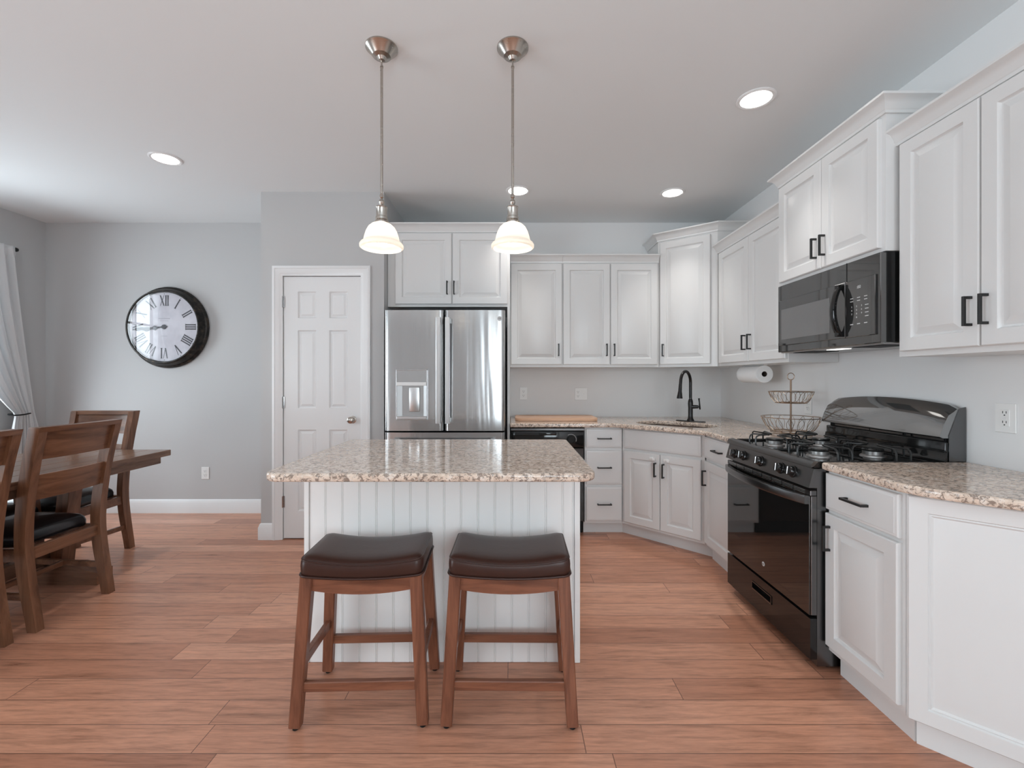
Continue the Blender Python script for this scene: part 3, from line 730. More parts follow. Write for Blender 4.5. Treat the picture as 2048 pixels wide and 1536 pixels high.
dr_.box(xd0, xd1, y0, hy0, z0_, z1_).box(xd0, xd1, hy1, y1, z0_, z1_).box(xd0, xd1, hy0, hy1, z0_, hz0).box(xd0, xd1, hy0, hy1, hz1, z1_).box(xd0+.022, xd1, hy0, hy1, hz0, hz1)
dw_ = dr_.build('drawer', M['gblack'], c)
b = MB(); b.box(xd0-.004, xd0+.003, hy0-.004, hy1+.004, hz1, hz1+.004).box(xd0-.004, xd0+.003, hy0-.004, hy1+.004, hz0-.004, hz0+.003).box(xd0-.004, xd0+.003, hy0-.004, hy0, hz0, hz1).box(xd0-.004, xd0+.003, hy1, hy1+.004, hz0, hz1)
b.build('pull_slot', M['sblack'], dw_)
# burners and grates
for bx in (1.475, 1.735):
    for by in (2.165, 2.53):
        MB().lathe([(.052, .9055), (.050, .912), (.041, .916), (.041, .932), (.036, .934), (0, .934)], 28, (bx, by, 0)).build('burner', M['alum'], c)
        MB().lathe([(.043, .9345), (.044, .940), (.040, .945), (0, .946)], 28, (bx, by, 0)).build('burner_cap', M['iron'], c)
        gr = MB(); hx_, hy_ = .122, .172; zt, zb = .965, .909
        gr.tube([(bx+sx*hx_, by+sy*hy_, zb) for sx, sy in ((-1, -1), (1, -1), (1, 1), (-1, 1))], .0042, 8, True)
        for a in range(8):
            th = a*PI/4; dx, dy = math.cos(th), math.sin(th)
            kx_ = min(hx_/abs(dx) if abs(dx) > 1e-6 else 9, hy_/abs(dy) if abs(dy) > 1e-6 else 9)
            if a % 2: continue
            px_, py_ = dx*kx_, dy*kx_; ox, oy = -dy*.032, dx*.032
            for s in (-1, 1):
                e0 = (bx+px_+s*ox, by+py_+s*oy)
                gr.tube([(e0[0], e0[1], zb), (e0[0], e0[1], zt-.02), (e0[0]-dx*.006, e0[1]-dy*.006, zt-.006), (e0[0]-dx*.02, e0[1]-dy*.02, zt), (bx+dx*.05+s*ox*.3, by+dy*.05+s*oy*.3, zt), (bx+dx*.03, by+dy*.03, zt-.002)], .0042, 7)
        gr.build('grate', M['iron'], c)
# backguard
bg = MB(); rs = []
for k in range(21):
    t = k/20; y = YS0+.004+(YS1-YS0-.008)*t; arch = .026*(1-(2*t-1)**2); ed = min(t, 1-t); rd = .012*(1-min(1, ed/.03))**2
    zt = 1.158+arch-rd
    rs.append([(1.885, y, 1.018), (1.872, y, 1.024), (1.874, y, 1.034), (1.888, y, 1.075+arch*.4), (1.910, y, 1.118+arch*.7), (1.934, y, zt-.012), (1.948, y, zt), (1.965, y, zt-.002), (1.978, y, zt-.012), (1.978, y, 1.018)])
bgo = bg.loft(rs).build('backguard', M['pblack'], c, 40)
MB().box(1.899, 1.982, YS0+.006, YS1-.006, .885, 1.001, .006, 2).build('lower_backsplash', M['gblack'], c)
MB().box(1.915, 1.98, YS0+.02, YS1-.02, 1.000, 1.019).build('vent_gap', M['mblack'], c)
b = MB()
for ya, yb in ((1.99, 2.14), (2.155, 2.18), (2.20, 2.40), (2.405, 2.66)): b.box(1.909, 1.916, ya, yb, 1.004, 1.013)
b.build('vent_slot', M['sblack'], c)
MB().loft([[(1.91, y, .90), (1.984, y, .90), (1.984, y, 1.155), (1.955, y, 1.15), (1.91, y, 1.03)] for y in (YS0+.0015, YS0+.004)]).build('side_plate', M['sblack'], c)

# ------------------------------------------------------------------ microwave
c = thing('microwave_oven', 'black over-the-range microwave hung between the wall cabinets above the stove', 'microwave', (1.8, 2.346, 1.435))
MXF = 1.607
MB().box(MXF+.03, XW-.004, YS0+.003, YS1-.003, 1.442, 1.836).build('body', M['gblack'], c)
MB().box(MXF+.004, MXF+.032, YS0+.002, YS1-.002, 1.437, 1.834, .003).build('front_bezel', M['mwglass'], c)
zg0, zg1 = 1.475, 1.742
yk = 2.165                                     # split between door and keypad
md = MB().box(MXF-.004, MXF+.005, yk+.002, YS1-.022, zg0, zg1, .002).build('door', M['mwglass'], c)
MB().box(MXF-.0048, MXF-.0038, yk+.105, YS1-.05, zg0+.035, zg1-.055).build('window', M['mwmesh'], md)
MB().box(MXF-.004, MXF+.005, YS0+.022, yk-.002, zg0, zg1, .002).build('control_panel', M['mwglass'], c)
MB().box(MXF+.002, MXF+.005, yk-.001, yk+.001, zg1, 1.834).build('vent_seam', M['mblack'], c)
hh = MB(); rs = []
for k in range(15):
    t = k/14; z = zg0+.012+(zg1-zg0-.024)*t; bow = math.sin(PI*t)
    xo = MXF-.012-.040*bow**.6; rs.append([(xo, yk+.008, z), (xo-.004, yk+.016, z), (xo-.004, yk+.034, z), (xo, yk+.042, z), (xo+.012, yk+.042, z), (xo+.012, yk+.008, z)])
hh.loft(rs)
for z in (zg0+.02, zg1-.02): hh.box(MXF-.03, MXF-.003, yk+.012, yk+.038, z-.012, z+.012, .003)
hh.build('handle', M['gblack'], md, 40)
UK_, NK_ = (0, -1, 0), (-1, 0, 0)
cp_ = [o for o in D.objects if o.name.startswith('control_panel') and o.parent == c][0]
text_mesh(':00', .020, textframe((MXF-.0046, (yk+YS0)/2+.015, 1.703), UK_, NK_), cp_, 'clock_display', M['print'])
txt = MB()
for r in range(2):
    for q in range(3): txt.box(MXF-.0048, MXF-.0041, yk-.042-q*.042-.009, yk-.042-q*.042+.009, 1.654-r*.014, 1.657-r*.014)
for r in range(4): txt.box(MXF-.0048, MXF-.0041, yk-.132-.010, yk-.132+.010, 1.614-r*.017, 1.617-r*.017)
for q in range(3): txt.box(MXF-.0048, MXF-.0041, yk-.042-q*.042-.009, yk-.042-q*.042+.009, 1.532, 1.536)
txt.build('keypad_print', M['print'], cp_)
for i, ch in enumerate('1234567890'):
    r, q = (i//3, i % 3) if i < 9 else (3, 1)
    text_mesh(ch, .011, textframe((MXF-.0046, yk-.042-q*.030, 1.6155-r*.017), UK_, NK_), cp_, 'key_digit', M['print'])
MB().box(MXF+.02, XW-.01, YS0+.006, YS1-.006, 1.433, 1.4415, .002).build('underside_panel', M['alum'], c)
MB().box(MXF+.06, MXF+.20, YS0+.06, YS0+.24, 1.430, 1.4335).box(MXF+.06, MXF+.20, YS1-.24, YS1-.06, 1.430, 1.4335).build('grease_filter', M['mblack'], c)
MB().box(MXF+.07, MXF+.12, 2.29, 2.40, 1.4305, 1.4335).build('cooktop_lamp', M['mwlamp'], c)

# ------------------------------------------------------------------ island
c = thing('kitchen_island', 'white beadboard kitchen island under the granite top', 'island', (-.32, 2.34, 0))
IX0, IX1, IY0, IY1 = -.935, .306, 2.028, 2.655
MB().box(IX0+.02, IX1-.02, IY0+.012, IY1, .0, .883).build('body', M['isl'], c)
bb = MB(); x = IX0+.024; pitch = .0763; pr = []
xe = IX1-.026
while x < xe-.001:
    x2 = min(x+pitch, xe)
    pr += [(x, IY0), (x2-.010, IY0), (x2-.0085, IY0+.004), (x2-.007, IY0+.0015), (x2-.0045, IY0-.0005), (x2-.002, IY0+.0015), (x2-.0008, IY0+.004)]
    x = x2
poly = pr+[(xe, IY0), (xe, IY0+.012), (IX0+.024, IY0+.012)]
bb.prism(poly, .002, .882); bb.build('beadboard_panel', M['isl'], c, 20)
for x0, x1 in ((IX0, IX0+.022), (IX1-.025, IX1)):
    MB().box(x0, x1, IY0-.006, IY1, .001, .8825, .002).build('corner_trim', M['isl'], c)

# ------------------------------------------------------------------ bar stools
def make_stool(label):
    r = thing('bar_stool', label, 'stool', (0, 0, 0), 'saddle bar stools at the island')
    W2, D2 = .228, .150
    def outline(s, n=12, rc=.028):
        pts = round_poly([(-W2, -D2), (W2, -D2), (W2, D2), (-W2, D2)], [rc]*4, 5)
        res = []
        for i in range(len(pts)):
            a = Vector(pts[i]); b = Vector(pts[(i+1) % len(pts)]); k = 8 if (a-b).length > .05 else 1
            for j in range(k): res.append(a.lerp(b, j/k))
        return [(p.x*s if True else 0, p.y*(1-(1-s)*W2/D2 if s > .55 else s)) for p in res]
    sag = lambda x: .026*(x/W2)**2
    rs = []
    for s, h in ((.95, 0), (.985, .002), (.998, .012), (1, .030), (.995, .042), (.985, .049), (.965, .055), (.93, .0595), (.86, .063), (.75, .065), (.62, .0655)):
        rs.append([(x, y, .536+h+sag(x)*(.55+.45*h/.06)) for x, y in outline(s)])
    oc = rs[-1]
    for f in (.75, .5, .25, .02): rs.append([(p[0]*f, p[1]*f, .536+.0655+sag(p[0]*f)) for p in oc])
    cu = MB().loft(rs).build('seat_cushion', M['leather'], r, 60)
    pp = MB()
    pp.tube([(x*1.004, y*1.004, .5385+sag(x)*.55) for x, y in outline(1)], .0042, 6, True)
    pp.tube([(x, y, .536+.0505+sag(x)*.95) for x, y in outline(.982)], .0028, 6, True)
    pp.build('piping', M['leather'], cu)
    legs = {}
    for sx in (-1, 1):
        for sy in (-1, 1):
            t = Vector((sx*.201, sy*.126, .548)); b = Vector((sx*.231, sy*.160, .012))
            lg = MB(); lg.bar(t, b, .046, .040, (0, 1, 0), .042, .036, .004)
            l = lg.build('leg', M['stool'], r)
            MB().lathe([(.011, 0), (.011, .014)], 10, (b.x, b.y, 0)).build('glide', M['mblack'], l)
            legs[sx, sy] = (t, b)
    at = lambda k, z: legs[k][0].lerp(legs[k][1], (legs[k][0].z-z)/(legs[k][0].z-legs[k][1].z))
    for sy in (-1, 1):                      # curved aprons
        ap = MB(); rr = []
        for k in range(13):
            f = k/12; p = at((-1, sy), .52).lerp(at((1, sy), .52), f); x = p.x; dipp = .020*(1-(2*f-1)**2)
            rr.append([(x, p.y-.011, .497-dipp), (x, p.y+.011, .497-dipp), (x, p.y+.011, .544-dipp*.45), (x, p.y-.011, .544-dipp*.45)])
        ap.loft(rr).build('apron', M['stoolx'], r)
        MB().bar(at((-1, sy), .15), at((1, sy), .15), .022, .036, bev=.003).build('stretcher', M['stoolx'], r)
    for sx in (-1, 1):
        MB().bar(at((sx, -1), .515), at((sx, 1), .515), .022, .05, bev=.003).build('apron', M['stool'], r)
        MB().bar(at((sx, -1), .225), at((sx, 1), .225), .022, .036, bev=.003).build('stretcher', M['stool'], r)
    return r
s1 = make_stool('brown leather saddle stool on the left, below the left pendant')
s2 = copy_tree(s1); s2['label'] = 'brown leather saddle stool on the right, below the right pendant'
s1.location = (-.565, 1.812, 0); s1.rotation_euler.z = .035
s2.location = (-.008, 1.812, 0); s2.rotation_euler.z = -.012

# ------------------------------------------------------------------ dining set
def make_chair(label):
    r = thing('dining_chair', label, 'chair', (0, 0, 0), 'walnut dining chairs around the table')
    prof = [(.272, 0), (.250, .12), (.222, .28), (.208, .42), (.212, .55), (.232, .72), (.262, .88), (.298, 1.03)]
    # finer spline
    def py(z):
        for (y0, z0), (y1, z1) in zip(prof, prof[1:]):
            if z <= z1: return y0+(y1-y0)*(z-z0)/(z1-z0)
        return prof[-1][0]
    ysm = lambda z: (py(max(0, z-.05))+2*py(z)+py(min(1.03, z+.05)))/4
    for sx in (-1, 1):
        b = MB(); rr = []
        for k in range(19):
            z = 1.03*k/18; d = .058 if z > .3 else .046+.012*z/.3; y = ysm(z); x = sx*(.205+.012*max(0, (z-.45))/.58)
            rr.append([(x-.021, y-d/2, z), (x+.021, y-d/2, z), (x+.021, y+d/2, z), (x-.021, y+d/2, z)])
        b.loft(rr).build('rear_leg', M['dine'], r)
        b = MB(); b.bar((sx*.205, -.205, .40), (sx*.205, -.212, .006), .044, .044, (0, 1, 0), .036, .036, .003); l = b.build('front_leg', M['dine'], r)
        MB().bar((sx*.205, -.19, .19), (sx*.205, ysm(.17)-.02, .17), .02, .032, bev=.002).build('stretcher', M['dinex'], r)
        MB().bar((sx*.207, -.19, .382), (sx*.207, ysm(.38)-.02, .382), .022, .060, bev=.002).build('seat_rail', M['dinex'], r)
    MB().bar((-.19, -.205, .382), (.19, -.205, .382), .022, .060, bev=.002).build('seat_rail', M['dinex'], r)
    MB().bar((-.19, ysm(.38), .382), (.19, ysm(.38), .382), .026, .064, bev=.002).build('seat_rail', M['dinex'], r)
    MB().bar((-.2, 0, .18), (.2, 0, .18), .02, .03, bev=.002).build('stretcher', M['dinex'], r)
    def slat(z0, z1, name, t=.018):
        b = MB(); rr = []
        for k in range(15):
            f = k/14; x = -.20+.40*f; cv = .022*(1-(2*f-1)**2)
            y0, y1 = ysm(z0)+cv, ysm(z1)+cv; z0c, z1c = z0, z1
            rr.append([(x, y0-t/2, z0c), (x, y0+t/2, z0c), (x, y1+t/2, z1c), (x, y1-t/2, z1c)])
        b.loft(rr).build(name, M['dinex'], r)
    slat(.865, 1.012, 'back_slat'); slat(.655, .785, 'back_slat')
    b = MB(); rr = []
    for k in range(15):
        f = k/14; x = -.237+.474*f; cv = .016*(1-(2*f-1)**2); y = ysm(1.02)+cv
        rr.append([(x, y-.029, 1.008), (x, y+.027, 1.008), (x, y+.034, 1.034), (x, y-.023, 1.034)])
    b.loft(rr).build('top_rail', M['dinex'], r)
    rs = []; pts = round_poly([(-.215, -.235), (.215, -.235), (.187, .17), (-.187, .17)], [.03]*4, 4)
    for s, h in ((.97, 0), (1, .01), (1, .035), (.97, .055), (.9, .070), (.75, .083), (.5, .092), (.25, .096), (.02, .097)):
        rs.append([(x*s, -.03+(y+.03)*s, .413+h) for x, y in pts])
    MB().loft(rs).build('seat_cushion', M['bleather'], r, 60)
    return r
cA = make_chair('walnut ladder-back dining chair nearest the open floor, its back fully in view')
cB = copy_tree(cA); cB['label'] = 'walnut dining chair at the far table end, below the clock'
cC = copy_tree(cA); cC['label'] = 'walnut dining chair cut off by the left edge, closest to the viewer'
cD = copy_tree(cA); cD['label'] = 'walnut dining chair on the window side, mostly hidden behind the table'
cA.location = (-2.685, 2.487, 0); cA.rotation_euler.z = -PI/2
cC.location = (-2.707, 1.955, 0); cC.rotation_euler.z = -PI/2
cB.location = (-3.10, 3.138, 0)
cD.location = (-3.24, 2.66, 0); cD.rotation_euler.z = PI/2
TX0, TX1, TY0, TY1 = -3.40, -2.497, 1.15, 3.297
c = thing('dining_table', 'rectangular walnut trestle dining table by the window', 'table', ((TX0+TX1)/2, (TY0+TY1)/2, 0))
b = MB(); nb_ = 6
for k in range(nb_): b.box(TX0+(TX1-TX0)*k/nb_+.0006, TX0+(TX1-TX0)*(k+1)/nb_-.0006, TY0, TY1, .718, .76, .003)
b.build('tabletop', M['tabley'], c)
MB().box(TX0+.02, TX1-.02, TY0+.07, TY1-.07, .672, .7175, .002).build('apron', M['tabley'], c)
tx = (TX0+TX1)/2+.02
for ty in (2.84, 1.60):
    b = MB(); hw_ = .36
    pf = [(tx-hw_, .0), (tx+hw_, .0), (tx+hw_, .075), (tx+.20, .115), (tx-.20, .115), (tx-hw_, .075)]
    b.loft([[(x, ty-.055, z) for x, z in pf], [(x, ty+.055, z) for x, z in pf]]).build('foot', M['dinex'], c)
    for sx in (-1, 1):
        MB().bar((tx+sx*.15, ty, .672), (tx+sx*.09, ty, .115), .075, .09, (0, 1, 0)).build('post', M['dine'], c)
MB().box(tx-.03, tx+.03, 1.60, 2.84, .117, .20, .004).build('stretcher', M['tabley'], c)

# ------------------------------------------------------------------ wall clock
CX, CZ = -3.262, 1.764; CB = YW
c = thing('wall_clock', 'large round bronze wall clock with roman numerals on the grey wall', 'clock', (CX, CB, CZ))
MB().lathe([(.372, .001), (.384, .008), (.386, .02), (.378, .034), (.366, .040), (.362, .055), (.352, .078), (.346, .092), (.340, .098), (.331, .098), (.327, .092), (.327, .070), (.32, .066)], 64, (CX, CB, CZ), (0, -1, 0), cap=(True, False)).build('case', M['case'], c, 30)
yd = CB-.066
MB().lathe([(.329, 0), (.329, .002), (0, .002)], 64, (CX, yd, CZ), (0, -1, 0)).build('dial', M['dial'], c)
MB().lathe([(.3265, .0), (.3265, .003), (0, .003)], 64, (CX, CB-.088, CZ), (0, -1, 0)).build('glass', M['clockglass'], c)
yn = yd-.0026
NUM = ['XII', 'I', 'II', 'III', 'IIII', 'V', 'VI', 'VII', 'VIII', 'IX', 'X', 'XI']
for i, s in enumerate(NUM):
    th = 2*PI*i/12; b = MB(); h = .098; sp = .021
    wd_ = {'I': .020, 'V': .052, 'X': .050}; tot = sum(wd_[ch] for ch in s); x = -tot/2
    upx, upy = math.sin(th), math.cos(th); rx, rz = math.cos(th), -math.sin(th)
    def pt(u, v): rr = .198+v; return (CX+upx*rr+rx*u, CZ+upy*rr+rz*u)
    def stroke(u0, v0, u1, v1, wdt):
        q = [pt(u0-wdt/2, v0), pt(u0+wdt/2, v0), pt(u1+wdt/2, v1), pt(u1-wdt/2, v1)]
        b.loft([[(a_, yn, z_) for a_, z_ in q], [(a_, yn-.0008, z_) for a_, z_ in q]])
    for ch in s:
        w_ = wd_[ch]; m_ = x+w_/2
        if ch == 'I': stroke(m_, 0, m_, h, .011); stroke(m_-.0, 0, m_, .004, .018); stroke(m_, h-.004, m_, h, .018)
        if ch == 'V': stroke(m_, 0, m_-.018, h, .011); stroke(m_, 0, m_+.018, h, .004)
        if ch == 'X': stroke(m_+.017, 0, m_-.017, h, .011); stroke(m_-.017, 0, m_+.017, h, .004)
        x += w_
    b.lathe([(.004, 0), (0, .001)], 10, (CX+upx*.310, yn, CZ+upy*.310), (0, -1, 0))
    b.build('numeral', M['ink'], c)
b = MB(); b.box(CX-.055, CX+.055, yn-.0005, yn, CZ+.075, CZ+.083).box(CX-.04, CX+.04, yn-.0005, yn, CZ+.056, CZ+.060).box(CX-.028, CX+.028, yn-.0005, yn, CZ-.088, CZ-.084).build('faded_print', M['faint'], c)
def hand(th, Ln, y, name, wsc):
    b = MB(); upx, upz = math.sin(th), math.cos(th); rx, rz = math.cos(th), -math.sin(th)
    sh_ = [(-.03, .004), (0, .018), (.018, .012), (.03, .006), (.06, .007), (.085, .022), (.11, .008), (.15, .010), (Ln-.06, .016), (Ln-.03, .022), (Ln, .002)]
    for (v0, w0), (v1, w1) in zip(sh_, sh_[1:]):
        if v1 <= v0: continue
        q = [(v0, -w0*wsc), (v0, w0*wsc), (v1, w1*wsc), (v1, -w1*wsc)]
        q = [(CX+upx*v+rx*u, CZ+upz*v+rz*u) for v, u in q]
        b.loft([[(a_, y, z_) for a_, z_ in q], [(a_, y-.001, z_) for a_, z_ in q]])
    b.build(name, M['ink'], c)
hand(math.radians(262), .20, yd-.006, 'hour_hand', 1.0)
hand(math.radians(265), .28, yd-.010, 'minute_hand', .8)
MB().lathe([(.022, 0), (.020, .010), (0, .013)], 20, (CX, yd-.002, CZ), (0, -1, 0)).build('hand_hub', M['ink'], c)

# ------------------------------------------------------------------ pendants and recessed lights
def make_pendant(label):
    c = thing('pendant_light', label, 'lamp', (0, 0, CEIL), 'island pendant lamps')
    MB().lathe([(.071, -.0005), (.071, -.006), (.062, -.014), (.045, -.034), (.040, -.040), (.036, -.041), (.022, -.046), (.014, -.058), (.006, -.060)], 40, (0, 0, CEIL)).build('canopy', M['nickel'], c, 30)
    b = MB(); b.tube([(0, 0, CEIL-.058), (0, 0, CEIL-.085)], .004, 8); b.tube([(.006*math.cos(a*PI/6), 0, CEIL-.088+.009*math.sin(a*PI/6)) for a in range(12)], .002, 6, True); b.build('hanger', M['nickel'], c)
    MB().tube([(0, 0, CEIL-.09), (0, 0, 2.095)], .0062, 12).build('rod', M['nickel'], c)
    MB().lathe([(.006, 2.108), (.009, 2.102), (.009, 2.092), (.004, 2.086), (.010, 2.080), (.013, 2.071), (.010, 2.062), (.006, 2.056), (.012, 2.052), (.025, 2.050), (.026, 2.046), (.024, 2.043), (.024, 2.006), (.027, 2.003), (.027, 1.992), (.024, 1.990), (.030, 1.985), (.031, 1.977), (.014, 1.975)][::-1], 32).build('socket_cup', M['nickel'], c, 35)
    pr = [(.030, 1.976), (.044, 1.970), (.058, 1.957), (.068, 1.938), (.075, 1.915), (.079, 1.897), (.083, 1.892), (.091, 1.886), (.096, 1.878), (.0955, 1.868), (.091, 1.864)]
    pin = [(r-.0035, z-.001) for r, z in pr[::-1]]
    MB().lathe(pr+pin, 48, closed_prof=True).build('shade', M['frost'], c, 60)
    b = MB().lathe([(.0, 1.873), (.014, 1.876), (.024, 1.886), (.028, 1.900), (.026, 1.914), (.018, 1.930), (.013, 1.945), (.013, 1.974)], 24).build('bulb', M['bulb'], c, 60)
    return c
p1 = make_pendant('nickel pendant with frosted glass dome over the left stool')
p2 = copy_tree(p1); p2['label'] = 'nickel pendant with frosted glass dome over the right stool'
p1.location = (-.585, 2.02, CEIL); p2.location = (.003, 2.02, CEIL)
def make_can(label):
    c = thing('recessed_light', label, 'ceiling light', (0, 0, CEIL), 'recessed ceiling lights')
    MB().lathe([(.096, -.0005), (.096, -.004), (.088, -.008), (.076, -.006), (.074, -.001)], 40, (0, 0, CEIL)).build('trim_ring', M['trim'], c)
    MB().lathe([(.075, -.001), (.075, -.0045), (0, -.0055)], 40, (0, 0, CEIL)).build('lens', M['can'], c)
    sl = D.lights.new('downlight', 'SPOT'); sl.energy = 46; sl.spot_size = math.radians(78); sl.spot_blend = 1.0; sl.shadow_soft_size = .06; sl.color = (1, .97, .93)
    so = D.objects.new('downlight', sl); COL.objects.link(so); so.parent = c; so.location = (0, 0, -.008)
    return c
r1 = make_can('round recessed ceiling light over the dining area, far left')
for lab, x, y in (('round recessed ceiling light nearest the viewer, above the stove', 1.294, 2.387), ('recessed ceiling light seen behind the right pendant rod', .047, 3.554), ('recessed ceiling light above the sink corner', 1.281, 3.593)):
    q = copy_tree(r1); q['label'] = lab; q.location = (x, y, CEIL)
r1.location = (-2.338, 3.037, CEIL)

# ------------------------------------------------------------------ outlets and switches
def outlet(label, O, U, Nn, w=.072, h=.116, kind='duplex', gangs=1):
    c = thing('wall_outlet', label, 'outlet', O, 'wall plates'); Mx = frame(O, U, Nn)
    MB(Mx).box(-w/2, w/2, .0008, .006, -h/2, h/2, .002).build('cover_plate', M['plate'], c)
    u0 = 0 if gangs == 1 else -w/4
    b = MB(Mx); d = MB(Mx)
    if kind == 'gfci': b.box(-.017, .017, .005, .008, -.034, .034, .001)
    else:
        for s in (-1, 1): b.lathe([(.0165, .005), (.0165, .0085), (0, .0085)], 20, (u0, 0, s*.0195), (0, 1, 0))
    for s in (-1, 1):
        zc = s*.0195; d.box(u0-.0075, u0-.0055, .008, .0091, zc-.001, zc+.008).box(u0+.0055, u0+.0075, .008, .0091, zc-.001, zc+.008).lathe([(.0026, .008), (.0026, .0091)], 10, (u0, 0, zc-.008), (0, 1, 0))
    b.build('receptacle', M['plate'], c); d.build('slots', M['slot'], c)
    if kind == 'gfci': MB(Mx).box(-.008, .008, .008, .0095, -.004, .0035, .0005).build('test_button', M['trim'], c)
    if gangs == 2: MB(Mx).box(w/4-.005, w/4+.005, .005, .007, -.012, .012).box(w/4-.0035, w/4+.0035, .006, .018, .000, .008, .001).build('toggle_switch', M['plate'], c)
    return c
sW = YW/900
outlet('white duplex outlet low on the grey wall below the clock', (-613*sW, YW, 1.28-(946-757)*sW), U0, N0)
outlet('white single duplex outlet above the worktop, nearest the refrigerator', (23*sW, YW, 1.28-30*sW), U0, N0)
outlet('white double-width plate with outlet and switch above the cutting board', (138*sW, YW, 1.28-31*sW), U0, N0, .118, .116, 'duplex', 2)
outlet('white GFCI outlet on the right wall beside the stove back', (XW, 1.811, 1.121), UR, NR, .078, .118, 'gfci')
outlet('white duplex outlet half hidden behind the fruit basket', (XW, 3.02, 1.10), UR, NR)
# ------------------------------------------------------------------ paper towel
c = thing('paper_towel_holder', 'white paper towel roll hung under the wall cabinet', 'paper towel', (1.82, 3.37, 1.31))
RO = (1.815, 3.235, 1.312)
MB().lathe([(.020, .0), (.061, .0), (.063, .002), (.063, .276), (.061, .278), (.020, .278)], 40, RO, (0, 1, 0), closed_prof=True).build('paper_roll', M['towel'], c, 40)
MB().lathe([(.0198, .002), (.0198, .276), (.0185, .276), (.0185, .002)], 24, RO, (0, 1, 0), closed_prof=True).build('cardboard_tube', M['sink'], c)  # dark colour puts the shade of the hollow core into the tube
b = MB(); b.tube([(RO[0], RO[1]+.06, RO[2]), (RO[0], RO[1]+.29, RO[2])], .006, 8)
for y in (RO[1]+.292,): b.box(RO[0]-.008, RO[0]+.008, y-.002, y+.002, RO[2]-.008, ZU0-.0005)
b.box(RO[0]-.012, RO[0]+.012, RO[1]-.014, RO[1]+.294, ZU0-.004, ZU0-.0005); b.build('bracket', M['plate'], c)
# ------------------------------------------------------------------ two-tier fruit basket
BX, BY = 1.772, 2.86; z0 = ZT1
c = thing('fruit_basket', 'two-tier rose gold wire fruit basket behind the stove', 'basket', (BX, BY, z0))
circ = lambda r, z, n=36: [(BX+r*math.cos(2*PI*k/n), BY+r*math.sin(2*PI*k/n), z) for k in range(n)]
# keep inside the worktop corner: lower ring almost touches the wall
MB().tube([(BX, BY, z0+.02), (BX, BY, 1.275)], .0055, 10).build('post', M['brass'], c)
MB().tube([(BX+.016*math.cos(2*PI*k/20), BY-.010*math.cos(2*PI*k/20), 1.293+.022*math.sin(2*PI*k/20)) for k in range(20)], .0025, 6, True).build('ring_handle', M['brass'], c)
def basket(name, rt_, rb, zt, zb, n):
    b = MB(); b.tube(circ(rt_, zt), .0024, 6, True); b.tube(circ(rb, zb), .0024, 6, True)
    for k in range(n):
        for s in (-1, 1):
            pth = []
            for j in range(9):
                t = j/8; r = rb+(rt_-rb)*(t**.7); th = 2*PI*(k+.5)/n+s*(PI/n*.62)*math.sin(PI*t)
                pth.append((BX+r*math.cos(th), BY+r*math.sin(th), zb+(zt-zb)*t))
            b.tube(pth, .0014, 5)
    for k in range(3):
        a = PI*k/3; b.tube([(BX-rb*math.cos(a), BY-rb*math.sin(a), zb), (BX+rb*math.cos(a), BY+rb*math.sin(a), zb)], .002, 5)
    b.build(name, M['brass'], c)
basket('upper_basket', .126, .086, 1.197, 1.126, 14); basket('lower_basket', .168, .112, 1.035, .945, 16)
b = MB(); b.tube(circ(.114, z0+.022), .0022, 6, True)
for k in range(4):
    a = PI/4+PI/2*k; x, y = BX+.114*math.cos(a), BY+.114*math.sin(a)
    b.tube([(x, y, .944), (x, y, z0+.003)], .0024, 6)
b.tube(circ(.114, z0+.0035), .0024, 6, True); b.build('foot_ring', M['brass'], c)

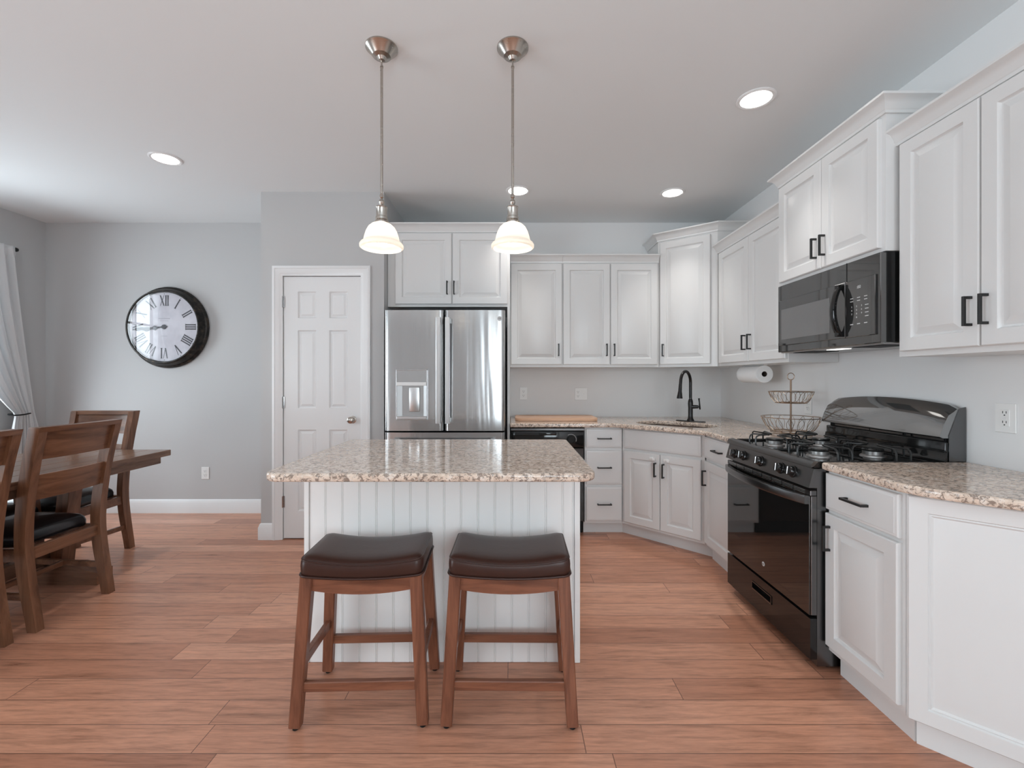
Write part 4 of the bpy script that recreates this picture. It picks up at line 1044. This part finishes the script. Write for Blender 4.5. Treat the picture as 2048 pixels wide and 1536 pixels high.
# ------------------------------------------------------------------ curtains
c = tag(MB().tube([(XL+.085, 2.36, 2.412), (XL+.085, 3.93, 2.412)], .011, 10).build('curtain_rod', M['black'], None), 'thin black curtain rod high on the window wall', 'curtain rod')
for y, s in ((3.93, 1), (2.36, -1)):
    MB().lathe([(.011, 0), (.009, .006), (.016, .012), (.019, .024), (.016, .036), (.008, .044), (0, .046)], 16, (XL+.085, y, 2.412), (0, s, 0)).build('finial', M['black'], c)
    MB().box(XL+.001, XL+.085, y-s*.06-.006, y-s*.06+.006, 2.395, 2.402).box(XL+.001, XL+.006, y-s*.06-.015, y-s*.06+.015, 2.37, 2.43).build('bracket', M['black'], c)
def curtain(mirror, label):
    ym = (2.36+3.93)/2; mY = (lambda y: 2*ym-y) if mirror else (lambda y: y)
    c = thing('curtain', label, 'curtain', (XL+.085, mY(3.9), .02), 'white dining curtains')
    zt, zm, zb = 2.432, .965, .015
    def fn(u, v):
        z = zt+(zb-zt)*v
        ytop = 3.42+.51*u; ytie = 3.905+.105*(u/.62) if u < .62 else 4.01+.115*(u-.62)/.38
        xtie = .125-.02*u if u < .62 else .112-.05*(u-.62)/.38
        if z > zm:
            s = (zt-z)/(zt-zm); wgt = s**(2.6-1.5*u) if u < .99 else s**1.1
            y = ytop+(ytie-ytop)*wgt; x = .085+(xtie-.085)*wgt
            amp = .026*(1-wgt)+.012*wgt
            if s < .055: amp *= .3; x += .016
        else:
            s = (zm-z)/(zm-zb); k = 1+.55*min(1, s*3)
            y = 4.01+(ytie-4.01)*k+.02*s; x = .085+(xtie-.085)*(1-s*.5); amp = .012+.018*min(1, s*2.5)
        x += amp*math.sin(2*PI*6.5*u+.8*v)+amp*.3*math.sin(2*PI*15*u)
        return (XL+max(.012, x+.004), mY(y), z)
    b = MB(); b.grid(fn, 110, 70); o = b.build('panel', M['fabric'], c, 180)
    md = o.modifiers.new('thickness', 'SOLIDIFY'); md.thickness = .002
    tb = MB(); tb.tube([(XL+.11+.052*math.cos(2*PI*k/20), mY(3.962+.076*math.sin(2*PI*k/20)), .965+.004*math.sin(4*PI*k/20)) for k in range(20)], .006, 6, True)
    tb.tube([(XL+.085, mY(4.03), .967), (XL+.04, mY(4.075), .972), (XL+.002, mY(4.085), .975)], .006, 8); tb.build('tieback', M['mblack'], c)
curtain(False, 'white curtain panel tied back beside the grey corner')
curtain(True, 'white curtain panel on the near side of the dining window')
